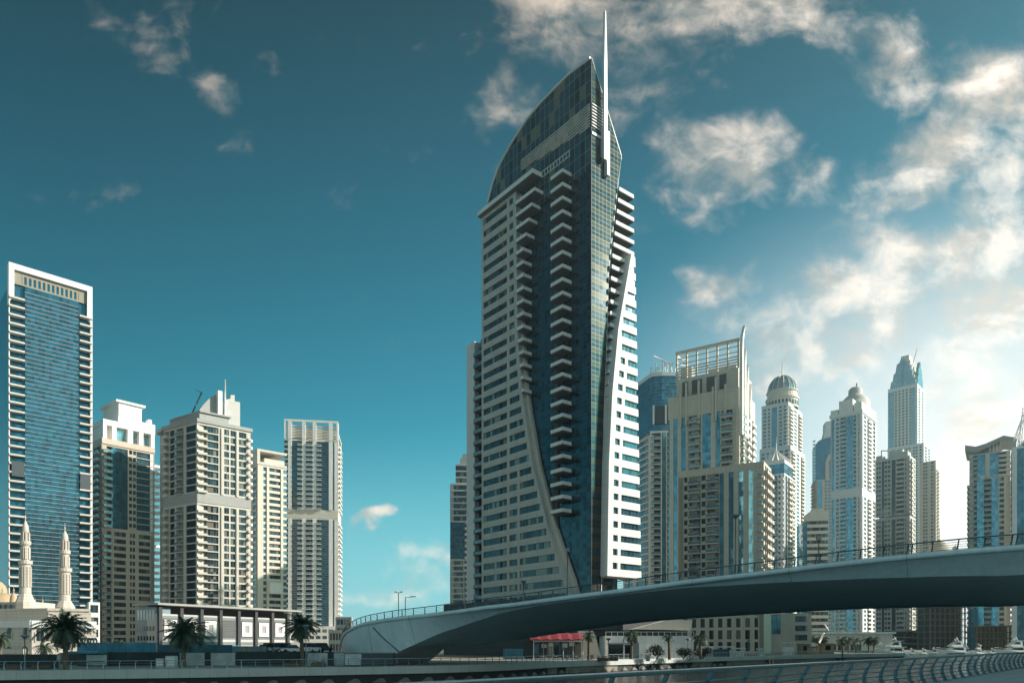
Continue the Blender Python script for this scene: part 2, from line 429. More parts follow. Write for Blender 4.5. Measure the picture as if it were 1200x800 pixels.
    def build(s, name, mats, parent=None, smooth_join=False):
        me = s.mesh(name, mats)
        if any(s.sm):
            bm = bmesh.new(); bm.from_mesh(me)
            bmesh.ops.remove_doubles(bm, verts=bm.verts, dist=0.0005)
            bm.to_mesh(me); bm.free()
        return link(name, me, parent)

def link(name, data, parent=None, loc=None, rz=0.0):
    o = bpy.data.objects.new(name, data); COL.objects.link(o)
    if parent is not None: o.parent = parent
    if loc is not None:
        o.location = loc
        o.rotation_euler = (0, 0, rz)
    return o

def thing(name, label, cat, loc=(0, 0, 0), rz=0.0, group=None):
    o = link(name, None, None, loc, rz)
    o.empty_display_size = 1.0
    return tag(o, label, cat, group)
def tag(o, label, cat, group=None):
    o['label'] = label; o['category'] = cat
    if group: o['group'] = group
    return o
def structure(o):
    o['kind'] = 'structure'; return o
def copy_tree(o, parent=None):
    c = o.copy(); COL.objects.link(c)
    if parent is not None: c.parent = parent
    for ch in list(o.children): copy_tree(ch, c)
    return c

# ------------------------------------------------------------------ buildings
_mesh_cache = {}
def pane_mesh(du, dv, dz, mat):
    k = ('pane', round(du, 2), round(dv, 2), round(dz, 2), mat.name)
    if k not in _mesh_cache:
        mb = MB(); mb.box(IDENT, 0, du, 0, dv, 0, dz); _mesh_cache[k] = mb.mesh('window', mat)
    return _mesh_cache[k]
def balcony_mb(mb, F, u, v, z, du, dv, dz, solid, three=False):
    mb.box(F, u, u + du, v, v + dv, z, z + 0.28, 0)
    t, top = 0.10, z + 0.28 + dz
    mi = (2 if three else 0) if solid else 1
    mb.box(F, u, u + du, v + dv - t, v + dv, z + 0.283, top, mi)
    mb.box(F, u, u + t, v, v + dv - t - 0.003, z + 0.283, top, mi)
    mb.box(F, u + du - t, u + du, v, v + dv - t - 0.003, z + 0.283, top, mi)
    if not solid:
        mb.box(F, u - 0.02, u + du + 0.02, v + dv - t - 0.03, v + dv + 0.03, top, top + 0.08, 0)
def balcony_mesh(du, dv, dz, mats, solid):
    k = ('bal', round(du, 2), round(dv, 2), round(dz, 2), tuple(m.name for m in mats), solid)
    if k not in _mesh_cache:
        mb = MB(); balcony_mb(mb, IDENT, 0, 0, 0, du, dv, dz, solid, len(mats) > 2); _mesh_cache[k] = mb.mesh('balcony', list(mats))
    return _mesh_cache[k]

class Building:
    def __init__(s, name, label, cat, x, y, ang, wall, group=None):
        s.root = thing(name, label, cat, (x, y, 0), ang, group)
        s.x, s.y, s.ang, s.wallmat = x, y, ang, wall
        s.wall = MB(); s.reps = {}
        s.core = MB()
    def local(s, F):                       # faces are written in the building's own frame
        return F
    def world(s, p):
        c, n = math.cos(s.ang), math.sin(s.ang)
        return (s.x + p[0] * c - p[1] * n, s.y + p[0] * n + p[1] * c, p[2])
    def window(s, F, u, v, z, du, dv, dz, mat, name='window'):
        s.reps.setdefault(name, []).append((F, u, v, z, du, dv, dz, mat, None))
    def balcony(s, F, u, v, z, du, dv, dz, mats, solid=False, name='balcony'):
        s.reps.setdefault(name, []).append((F, u, v, z, du, dv, dz, mats, solid))
    def finish(s, core_mat=None, wall_name='wall', limit=100):
        if s.wall.f: s.wall.build(wall_name, s.wallmat, s.root)
        if s.core.f: s.core.build('core', core_mat or WIN_D, s.root)
        for name, L in s.reps.items():
            def key(r):
                w = s.world(r[0].at(r[1] + r[4] / 2, r[2], r[3]))
                return math.dist(w, (0, 0, EYE)) / max(r[4] * r[6], 0.1) ** 0.5 + (1e4 if w[2] < 14 else 0)
            L.sort(key=key)
            for (F, u, v, z, du, dv, dz, mat, solid) in L[:limit]:
                if solid is None: me = pane_mesh(du, dv, dz, mat)
                else: me = balcony_mesh(du, dv, dz, mat, solid)
                link(name, me, s.root, F.at(u, v, z), F.a)
            rest = L[limit:]
            if rest:
                by = {}
                for r in rest:
                    k = r[7].name if r[8] is None else (tuple(m.name for m in r[7]), r[8])
                    by.setdefault(k, []).append(r)
                mb = MB(); mats = []
                for k, rs in by.items():
                    base = len(mats)
                    mats += [rs[0][7]] if rs[0][8] is None else list(rs[0][7])
                    for (F, u, v, z, du, dv, dz, mat, solid) in rs:
                        n0 = len(mb.mi)
                        if solid is None: mb.box(F, u, u + du, v, v + dv, z, z + dz, 0)
                        else: balcony_mb(mb, F, u, v, z, du, dv, dz, solid, len(mat) > 2)
                        for i in range(n0, len(mb.mi)): mb.mi[i] += base
                o = mb.build(name, mats, s.root); o['kind'] = 'stuff'
        return s.root
    def facade(s, F, W, z0, z1, fh, cols, win=None, glass=None, bal=None, band=1.3, win_h=None, pier=0.0, cap=1.0,
               bal_d=1.3, bal_h=1.0, recess=1.5, depth=2.2, back=None):
        """one face of a tower.  cols: (kind, relative width[, n]).  kinds: p pier, P proud pier, g glass strip, w windows,
        b balcony with glass rail, B balcony with solid parapet, f floor edges over glass, x nothing"""
        win = win or WIN; glass = glass or G_BLUE; bal = bal or (s.wallmat, RAILGLASS)
        tot = sum(c[1] for c in cols); u = 0.0
        nf = max(1, int(round((z1 - cap - z0) / fh))); fh = (z1 - cap - z0) / nf
        s.wall.box(F, 0, W, -depth, pier + 0.06, z1 - cap, z1)
        for c in cols:
            k, w = c[0], c[1] * W / tot
            u0, u1 = u, u + w; u = u1
            zt = z1 - cap
            if k == 'p': s.wall.box(F, u0, u1, -depth, pier, z0, zt)
            elif k == 'P': s.wall.box(F, u0, u1, -depth, pier + 0.55, z0, zt)
            elif k == 'g':
                mb = MB(); mb.box(F, u0, u1, -depth, pier - 0.22, z0, zt - 0.002); mb.build('curtain_glass', glass, s.root)
            elif k == 'f':
                mb = MB(); mb.box(F, u0, u1, -depth, pier - 0.5, z0, zt - 0.002); mb.build('curtain_glass', glass, s.root)
                for i in range(nf):
                    z = z0 + i * fh
                    s.wall.box(F, u0, u1, pier - 0.497, pier + 0.18, z, z + (c[2] if len(c) > 2 else 0.5))
            elif k == 'w':
                n = c[2] if len(c) > 2 else 1
                pw = w * 0.22 / n if n > 1 else w * 0.0
                for i in range(nf):
                    z = z0 + i * fh
                    s.wall.box(F, u0, u1, -depth, pier, z, z + band)
                    for j in range(n):
                        a = u0 + (w / n) * j + pw / 2; b = u0 + (w / n) * (j + 1) - pw / 2
                        s.window(F, a, pier - 0.5, z + band, b - a, 0.15, fh - band, win)
                if n > 1:
                    for j in range(n + 1):
                        a = u0 + (w / n) * j
                        s.wall.box(F, max(u0, a - pw / 2), min(u1, a + pw / 2), -depth + .01, pier - 0.004, z0, zt)
                else:
                    pass
            elif k in 'bB':
                mb = MB(); mb.box(F, u0, u1, -depth, pier - recess, z0, zt - 0.002); mb.build('balcony_recess', back or win, s.root)
                for i in range(nf):
                    s.balcony(F, u0 + 0.06, pier - recess + 0.01, z0 + i * fh, w - 0.12, recess + bal_d, bal_h, bal, k == 'B')
        return fh
    def block(s, W, D, z0, z1, inset=2.0, mat=None):
        """the body of the tower behind its faces, with its flat roof"""
        mb = s.core
        mb.plan([(inset, inset), (W - inset, inset), (W - inset, D - 0.01), (inset, D - 0.01)], z0, z1 - 0.3)
def front(W, D): return Face(0, 0, 0)
def right(W, D): return Face(W, 0, R(90))
def left(W, D): return Face(0, D, R(-90))
def solve_len(p0, a, col):
    """length along direction a from p0 until photo column col"""
    t = (col - 600.0) / F0
    return (t * p0[1] - p0[0]) / (math.cos(a) - t * math.sin(a))
def back_corner(near, a, W):
    """left front corner when the near corner is the right one"""
    return (near[0] - W * math.cos(a), near[1] - W * math.sin(a))

# ------------------------------------------------------------------ ground and water
def build_ground():
    mb = MB()
    mb.quad([(-30000, -30000, -2.2), (30000, -30000, -2.2), (30000, 30000, -2.2), (-30000, 30000, -2.2)])
    structure(mb.build('water', WATER_M))
QUAY = [(-260, 45), (-150, 72), (-62.1, 88), (-22.0, 104), (-4, 117), (9.9, 140), (24, 156), (38.4, 172), (55, 190), (73.5, 209), (108, 240), (147, 272)]
def build_land():
    pts = QUAY + [(150, 285), (146, 300), (150, 470), (320, 560), (700, 640), (6000, 3000), (6000, 20000), (-9000, 20000), (-9000, 45)]
    mb = MB(); mb.plan(pts, -4.0, -0.01)
    structure(mb.build('ground', LAND_M))
    # paved strip along the quay
    def off(d):
        out = []
        for i, p in enumerate(QUAY):
            a = QUAY[max(i - 1, 0)]; b = QUAY[min(i + 1, len(QUAY) - 1)]
            t = Vector((b[0] - a[0], b[1] - a[1])).normalized()
            out.append((p[0] - t.y * d, p[1] + t.x * d))
        return out
    a, b = off(0.35), off(9.0)
    mb = MB()
    for i in range(len(a) - 1):
        mb.quad([(*a[i], 0.0), (*a[i + 1], 0.0), (*b[i + 1], 0.0), (*b[i], 0.0)], [(0, 0), (10, 0), (10, 8), (0, 8)])
    structure(mb.build('promenade', PROM_M))
build_ground(); build_land()

# ------------------------------------------------------------------ the tall sail shaped tower in the middle
def lerp_tab(tab, z):
    if z <= tab[0][0]: return tab[0][1]
    for (a, va), (b, vb) in zip(tab, tab[1:]):
        if z <= b: return va + (vb - va) * (z - a) / (b - a)
    return tab[-1][1]

def build_main_tower():
    C0 = (px(692, 195), 195.0)
    B = Building('skyscraper', 'tallest tower, dark glass between beige and white curved slabs, white mast on top', 'skyscraper', *C0, R(38.3), W_BEIGE)
    root = B.root; root.location.z = 3.3
    FL, FR = Face(0, 0, R(-90)), Face(0, 0, 0)
    FH = 3.75
    # body of dark glass
    mb = MB()
    mb.box(FL, -46.4, -2.5, -13.0, -0.0, -3.3, 128); mb.box(FL, -2.497, 0.0, -3.6, -0.0, -3.3, 128); mb.build('glass_body', G_DARK, root)
    # left crown screen, its top edge a long bow
    bow = [(0, 157.4), (8.8, 158.3), (14.5, 157.9), (20.4, 157.4), (26.85, 156.1), (33.6, 153.4), (38, 151), (41, 149), (44, 145.4), (46.4, 141)]
    mb = MB(); mb.prism(FL, [(-46.4, 128.003)] + [(0.0, 128.003)] + [(-t, z) for t, z in bow], -0.5, 0.02)
    mb.build('glass_screen', G_CROWN, root)
    sr = [(0, 3.7), (27, 3.8), (60, 4.5), (83, 5.8), (101, 6.4), (112, 7.9), (124, 9.6), (136, 11.6)]
    pts = [(0, -3.3), (3.7, -3.3)] + [(s, z) for z, s in sr] + [(0.0, 157.4)]
    mb = MB(); mb.prism(FR, [(u + 0.003, z) for u, z in pts], -0.7, 0.35); mb.build('glass_face', G_GOLD, root)
    # white trim along the two roof edges and the right edge
    mb = MB()
    mb.tube([FL.at(-t, 0.1, z + 0.15) for t, z in bow], 0.38, 6)
    mb.build('roof_trim', METAL_W, root)
    mb = MB(); mb.tube([FR.at(0.2, 0.0, 157.5), FR.at(11.7, 0.0, 136.2), FR.at(11.7, 0.0, 135.0)], 0.34, 6)
    mb.build('roof_trim', METAL_W, root)
    mb = MB(); mb.tube([FR.at(s + 0.15, 0.1, z) for z, s in sr], 0.22, 6); mb.build('edge_trim', METAL_W, root)
    # band of tall panes below the crown, warm light put into their colour, striped by thin louvres
    mb = MB(); mb.prism(FL, [(-30, 142.3), (-0.003, 139.0), (-0.003, 145.4), (-30, 144.5)], 0.023, 0.09); mb.build('band_glass', G_LITBAND, root)
    mb = MB()
    for k in range(9):
        z = 139.2 + k * 0.74
        far = min(29.5, max(4.0, (z - 139.0) / .11))
        mb.box(FL, -far, -0.1, 0.093, 0.30, z, z + 0.2)
    mb.build('louvre', METAL_W, root)
    mb = MB()
    for k in range(8):
        z = 139.2 + k * 0.83
        mb.box(FR, 0.1, 4.6, 0.353, 0.6, z, z + 0.24)
    mb.build('louvre', METAL_W, root)
    mb = MB(); mb.box(FR, 0.1, 5.2, 0.353, 0.55, 137.0, 137.7); mb.build('sill_beam', METAL_W, root)
    mb = MB()
    for z in (135.4, 137.0): mb.box(FL, -24, -8, 0.023, 0.16, z, z + 0.2)
    for k in range(13): mb.box(FL, -24 + k * 1.3, -23.8 + k * 1.3, 0.022, 0.13, 135.4, 137.1)
    mb.build('sky_lobby_frame', W_PALE, root)
    # beige slab on the left with its curved edge
    te = [(0, 2.5), (16, 6.8), (31, 13.9), (52, 21.4), (73, 26.2), (92, 28.5), (136, 29.3)]
    tl, v1, v0 = 46.7, 2.3, -1.0
    w = MB()
    z = -0.75; nfl = 36
    segs = []
    for i in range(nfl):
        za, zb, zc = z + i * FH, z + i * FH + 1.85, z + (i + 1) * FH
        e0, e1, e2 = (lerp_tab(te, q) for q in (za, zb, zc))
        w.prism(FL, [(-tl, za), (-e0, za), (-e1, zb), (-tl, zb)], v0, v1)
        em = max(e1, e2)
        w.prism(FL, [(-tl, zb), (-45.9, zb), (-45.9, zc), (-tl, zc)], v0, v1)
        w.prism(FL, [(-33.6, zb), (-32.5, zb), (-32.5, zc), (-33.6, zc)], v0, v1)
        w.prism(FL, [(-e1 - 1.5, zb), (-e1, zb), (-e2, zc), (-e1 - 1.5, zc)], v0, v1)
        B.window(FL, -45.9, v1 - 0.55, zb, 8.6, 0.2, FH - 1.85, WIN)
        B.window(FL, -37.3, v1 - 0.9, zb, 3.7, 0.2, FH - 1.85, WIN_D)
        a, b = 32.5, e1 + 1.5
        if a - b > 10:
            w.prism(FL, [(-28.6, zb), (-27.6, zb), (-27.6, zc), (-28.6, zc)], v0, v1)
            B.window(FL, -a, v1 - 0.55, zb, a - 28.6, 0.2, FH - 1.85, WIN_D)
            B.window(FL, -27.6, v1 - 0.55, zb, 27.6 - b, 0.2, FH - 1.85, WIN_D)
        elif a - b > 0.6:
            B.window(FL, -a, v1 - 0.55, zb, a - b, 0.2, FH - 1.85, WIN)
    ztop = z + nfl * FH
    w.prism(FL, [(-tl, ztop), (-29.3, ztop), (-29.3, ztop + 1.6), (-tl, ztop + 1.6)], v0, v1)
    w.build('beige_slab', W_BEIGE, root)
    # the pale lip on the curved edge of the slab
    mb = MB()
    for i in range(nfl):
        za, zb = z + i * FH, z + (i + 1) * FH
        e0, e1 = lerp_tab(te, za), lerp_tab(te, zb)
        g = 0.9 + 1.8 * max(0, (75 - za) / 75)
        g2 = 0.9 + 1.8 * max(0, (75 - zb) / 75)
        mb.prism(FL, [(-e0 + 0.003, za), (-e0 + g, za), (-e1 + g2, zb), (-e1 + 0.003, zb)], v0, v1 - 1.3)
    mb.build('slab_lip', W_SAND2, root)
    # balconies down the edge of the slab
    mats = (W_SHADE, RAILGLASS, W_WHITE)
    for i in range(nfl):
        zb = z + i * FH - 0.5
        if zb < 62 or zb > 134: continue
        e = lerp_tab(te, zb)
        k = nfl - i
        tb = 24.6 if k > 4 else 24.6 - (5 - k) * 1.3
        if e - tb < 1.0: continue
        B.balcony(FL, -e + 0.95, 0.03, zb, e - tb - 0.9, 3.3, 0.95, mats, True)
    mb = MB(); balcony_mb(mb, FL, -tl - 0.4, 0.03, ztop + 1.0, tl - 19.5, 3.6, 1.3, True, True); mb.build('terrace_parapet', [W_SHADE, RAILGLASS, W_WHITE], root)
    # the stack of deep balconies on the glass
    for i in range(26):
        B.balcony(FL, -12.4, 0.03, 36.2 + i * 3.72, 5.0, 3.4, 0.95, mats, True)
        # solid front so that the chevrons read white
    mb = MB(); mb.box(FL, -14.2, -12.6, 0.02, 0.35, 30, 134); mb.build('recess_shade_strip', W_DARK, root)  # dark strip standing in for the shade of a recessed channel
    # right hand recess with balconies, white wing
    sl = [(0, 3.2), (20, 3.4), (49, 4.0), (68, 5.3), (86, 7.65), (105, 12.1)]
    srw = [(0, 17.4), (20, 16.9), (105, 14.5)]
    mb = MB(); mb.box(FR, 3.61, 12.6, -2.46, -2.2, -3.3, 127); mb.box(FR, 12.6, 14.0, -8, -3.6, -3.3, 104); mb.build('recess_glass', WIN_D, root)
    for i in range(34):
        zb = 19 + i * 3.22
        if zb > 126.5: break
        a = lerp_tab(sr, zb) + 0.35
        b = lerp_tab(sl, zb) + 0.4 if zb < 103 else 13.4 + min(1, (127 - zb) / 20) * 0.2 + (2.6 if zb > 108 else (zb - 103) * 0.5)
        B.balcony(FR, a, -2.2, zb, max(1.2, b - a), 3.4 if zb < 103 else 3.2, 0.95, mats, True)
    w = MB(); z0 = 18.5; n = 23
    for i in range(n):
        za, zb, zc = z0 + i * FH, z0 + i * FH + 2.0, z0 + (i + 1) * FH
        L = [lerp_tab(sl, q) for q in (za, zb, zc)]; Rr = [lerp_tab(srw, q) for q in (za, zb, zc)]
        w.prism(FR, [(L[0], za), (Rr[0], za), (Rr[1], zb), (L[1], zb)], -3.5, 3.0)
        room = Rr[1] - L[1]
        two = room > 8.3
        lw = 2.0 if two else max(1.4, room - 6.2)
        if room < 4.2:
            lw = room - 0.9
        w.prism(FR, [(L[1], zb), (L[1] + lw, zb), (L[1] + lw, zc), (L[2], zc)], -3.5, 3.0)
        ra = L[1] + lw
        if two:
            B.window(FR, ra, 2.35, zb, 1.9, 0.2, FH - 2.0, WIN_N)
            w.box(FR, ra + 1.9, ra + 3.0, -3.5, 3.0, zb, zc)
            ra += 3.0
        if Rr[2] - ra > 0.4:
            B.window(FR, ra, 2.35, zb, Rr[2] - 0.12 - ra, 0.2, FH - 2.0, WIN_N)
        w.box(FR, ra, Rr[2] - 0.4, -3.5, 1.5, zb, zc)
    zt = z0 + n * FH
    w.prism(FR, [(lerp_tab(sl, zt), zt), (lerp_tab(srw, zt), zt), (14.4, 107.4), (12.9, 108.2)], -3.5, 3.0)
    w.build('white_wing', W_WHITE, root)
    # mast: a slender blade standing in a bracket on the right face
    mb = MB()
    mb.prism(FR, [(3.3, 131), (4.6, 131), (4.5, 158), (4.0, 171), (3.7, 171), (3.35, 156)], 1.2, 1.9)
    m = mb.build('mast', METAL_W, root)
    mb = MB(); mb.box(FR, 3.5, 4.4, 0.353, 1.197, 132, 140); mb.box(FR, 4.9, 5.8, 0.353, 1.5, 127.5, 139.5); mb.build('bracket', METAL_W, m)
    # lower wing behind the left end
    F2 = FL.shift(0, -6)
    mb = MB(); mb.box(F2, -67, -62.3, -9, 0.0, -3.3, 103.5); mb.build('end_wall', W_PALE, root)
    mb = MB(); mb.box(F2, -62.3, -46.6, -12, -2.0, -3.3, 101.5); mb.build('wing_glass', G_DARK, root)
    for i in range(26):
        B.balcony(F2, -62.2, -2.0, 4 + i * FH, 5.6, 2.6, 0.95, mats, False)
    for i in range(26):
        B.balcony(F2, -68.3, -4.0, 4 + i * FH, 1.25, 2.6, 0.8, mats, True)
    mb = MB(); mb.box(F2, -62.0, -47.2, -10, -2.4, 101.6, 104.5); mb.build('roof_plant', W_DARK, root)
    # dark podium
    mb = MB(); mb.plan([(3, -9), (27, -9), (27, 60), (-8, 60), (-8, 4)], -3.3, 13.0); mb.build('podium', W_DARK, root)
    # antenna and red aircraft light on the slab roof
    mb = MB(); p = FL.at(-45.5, 0, ztop + 2)
    mb.tube([p, (p[0], p[1], p[2] + 2.2)], 0.12, 5); mb.box(FL, -45.9, -45.1, -0.4, 0.4, ztop + 4.2, ztop + 4.9)
    mb.build('warning_light', RED_M, root)
    return B.finish()
build_main_tower()

# ------------------------------------------------------------------ towers on the left
def crane_arm(mb, a, b, w=0.8):
    a, b = Vector(a), Vector(b); n = max(3, int((b - a).length / (2.2 * w)))
    side = Vector((b - a).cross(Vector((0, 0, 1)))).normalized() * w * 0.5
    up = Vector((0, 0, 1)).cross((b - a).normalized()).cross((b - a).normalized()).normalized() * -w
    for s in (side, -side): mb.tube([a + s, b + s], 0.10 * w + .04, 4)
    mb.tube([a + up, b + up * 0.3], 0.10 * w + .04, 4)
    for i in range(n):
        p, q = a.lerp(b, i / n), a.lerp(b, (i + 1) / n); m = a.lerp(b, (i + .5) / n) + up * (1 - .7 * i / n)
        for s in (side, -side):
            mb.tube([p + s, m], 0.06 * w + .02, 3); mb.tube([m, q + s], 0.06 * w + .02, 3)

def build_framed_tower():
    a = R(44); p0 = (px(10, 300), 300.0)
    W = solve_len(p0, a, 108); D = 24; zt = pz(307, 300)
    B = Building('framed_tower', 'slim dark blue glass tower inside a white frame with an open top', 'skyscraper', *p0, a, W_WHITE)
    F, FLf, FRt = front(W, D), left(W, D), right(W, D)
    zr = zt - 8.2
    # frame
    B.wall.box(F, 0, W, -3.0, 0.5, zt - 2.4, zt)
    B.wall.prism(F, [(0, 0), (0.35, 0), (0.35, zt - 16), (1.9, zt - 13.5), (1.9, zt - 2.4), (0, zt - 2.4)], -3.0, 0.5)
    B.wall.prism(F, [(W - 0.75, 0), (W, 0), (W, zt - 2.4), (W - 2.0, zt - 2.4), (W - 2.0, zt - 14), (W - 0.75, zt - 16)], -3.0, 0.5)
    # open screen below the top beam
    mb = MB()
    n = 12; a0, a1 = 5.2, W - 5.6
    mb.box(F, 1.903, W - 2.003, -2.2, -0.6, zt - 7.9, zt - 7.2)
    mb.box(F, 4.6, W - 5.0, -1.4, -0.6, zt - 4.0, zt - 2.403)
    mb.box(F, 1.903, a0 - 0.5, -2.2, -0.6, zt - 7.2, zt - 2.403); mb.box(F, a1 + 0.5, W - 2.003, -2.2, -0.6, zt - 7.2, zt - 2.403)
    for i in range(n + 1):
        u = a0 + (a1 - a0) * i / n
        mb.box(F, u - 0.36, u + 0.36, -1.4, -0.6, zt - 7.2, zt - 4.003)
    mb.build('roof_screen', W_SAND_SHADE, B.root)
    fh = 3.62; nf = int(zr / fh); l, r = W * 0.185, W * 0.83
    mb = MB(); mb.box(F, l, r, -D, 0.0, 0, zr); mb.build('curtain_glass', G_NAVY, B.root)
    for (u0, u1) in ((0.703, l - 0.003), (r + 0.003, W - 0.753)):
        mb = MB(); mb.box(F, u0, u1, -D, -1.4, 0, zr); mb.build('balcony_recess', G_NAVY, B.root)
    mb = MB()
    for i in range(nf * 2):
        z = i * fh / 2 + 0.6
        if z > zr - 0.2: break
        mb.box(F, l, r, 0.003, 0.20, z, z + 0.11)
    mb.build('sun_shade', W_MID, B.root)
    for i in range(nf - 1):
        z = 2 + i * fh
        for (u0, u1) in ((0.9, l - 0.2), (r + 0.2, W - 0.95)):
            B.balcony(F, u0 - (.9 if u0 < 2 else 0), -1.39, z, u1 - u0 + .9, 2.6, .42, (W_MID, RAILGLASS, W_SAND2), True)
    mb = MB(); mb.box(FRt, 3.0, D, -1, -0.01, 0, zr); mb.box(FLf, 0, D - 1.0, -0.7, 0.01, 0, zt - 17); mb.build('side_wall', G_NAVY, B.root)
    for z in (pz(552, 305), ):
        mb = MB(); mb.box(F, 0.9, l - 0.3, -1.0, 1.3, z - 3, z + 3.2); mb.build('plant_floor', METAL_D, B.root)  # dark block standing in for a shaded recess
        mb = MB(); mb.box(F, r + 0.3, W - 1, -1.0, 1.3, z - 4.5, z + 1.7); mb.build('plant_floor', METAL_D, B.root)  # likewise a dark block in place of recess shade
    B.finish()

def build_white_cap_tower():
    a = R(49); p0 = (px(119, 340), 340.0); W = solve_len(p0, a, 181); D = 26
    zt = pz(504, 340); zm = pz(617, 340); zc = pz(519, 340)
    B = Building('capped_tower', 'beige and teal tower with a white blocky cap, second from the left', 'skyscraper', *p0, a, W_SAND)
    F, L, Rt = front(W, D), left(W, D), right(W, D)
    bal = (W_SAND, RAILGLASS)
    B.facade(F, W, 0, zm, 3.3, [('p', 1), ('b', 10), ('p', 3), ('w', 14), ('p', 4), ('w', 7, 2), ('p', 4), ('w', 14), ('p', 5)], win=WIN_D, bal=bal, cap=1.6)
    B.facade(F, W, zm, zc, 3.3, [('p', 1), ('b', 10), ('g', 18), ('p', 1), ('w', 9, 2), ('f', 19, 0.4), ('p', 2)], win=WIN_D, glass=G_TEAL, bal=bal, cap=0.8)
    B.facade(L, D, 0, zc, 3.3, [('p', 1), ('w', 4), ('p', 2), ('b', 5), ('p', 1)], win=WIN_B, bal=(W_PALE, RAILGLASS))
    B.block(W, D, 0, zc)
    # sunlit balconies on the right end
    for i in range(int(zc / 3.3) - 1):
        B.balcony(F, W + 0.02, -6.0, 2 + i * 3.3, 3.2, 6.6 - (i % 2) * 1.6, 1.0, (W_WHITE, RAILGLASS), True, name='end_balcony')
    mb = MB(); mb.box(Rt, 0, D, -2, -0.01, 0, zc); mb.build('side_wall', W_WHITE, B.root)
    cap = MB()
    h = zt - zc
    cap.box(F, 0, W, -D, 0.5, zc + 0.003, zc + 2.6)
    cap.build('cornice', W_PINK, B.root)
    cap = MB()
    cap.box(F, 1, W - 1, -D + 2, -2.5, zc + 2.6, zt + 5)
    for u0, u1 in ((0.6, 2.2), (W * .19, W * .27), (W * .48, W * .58), (W * .70, W * .78), (W * .93, W)):
        cap.box(F, u0, u1, -2.6, 0.2, zc + 2.603, zt + 3)
    cap.box(F, 0.6, W + 0.2, -D + 1, 0.3, zt + 3, zt + 5.6)
    cap.box(F, W * 0.30, W + 0.2, -D + 1, 0.303, zt + 5.6, zt + 8)
    cap.box(F, W * 0.36, W * 0.80, -D + 4, -3, zt + 8, zt + 16)
    cap.box(F, W * 0.30, W * 0.86, -D + 3, -2, zt + 16, zt + 17)
    cap.box(F, W * 0.93, W * 1.0, -6, -3, zt + 8, zt + 11)
    cap.build('white_cap', W_WHITE, B.root)
    for u0, u1 in ((W * .27, W * .48), (W * .58, W * .70), (W * .78, W * .93)):
        mb = MB(); mb.box(F, u0 + 0.3, u1 - 0.3, -2.49, -2.2, zc + 3.2, zt + 2.5); mb.build('crown_window', G_PALEB, B.root)
    B.finish(W_GREY)

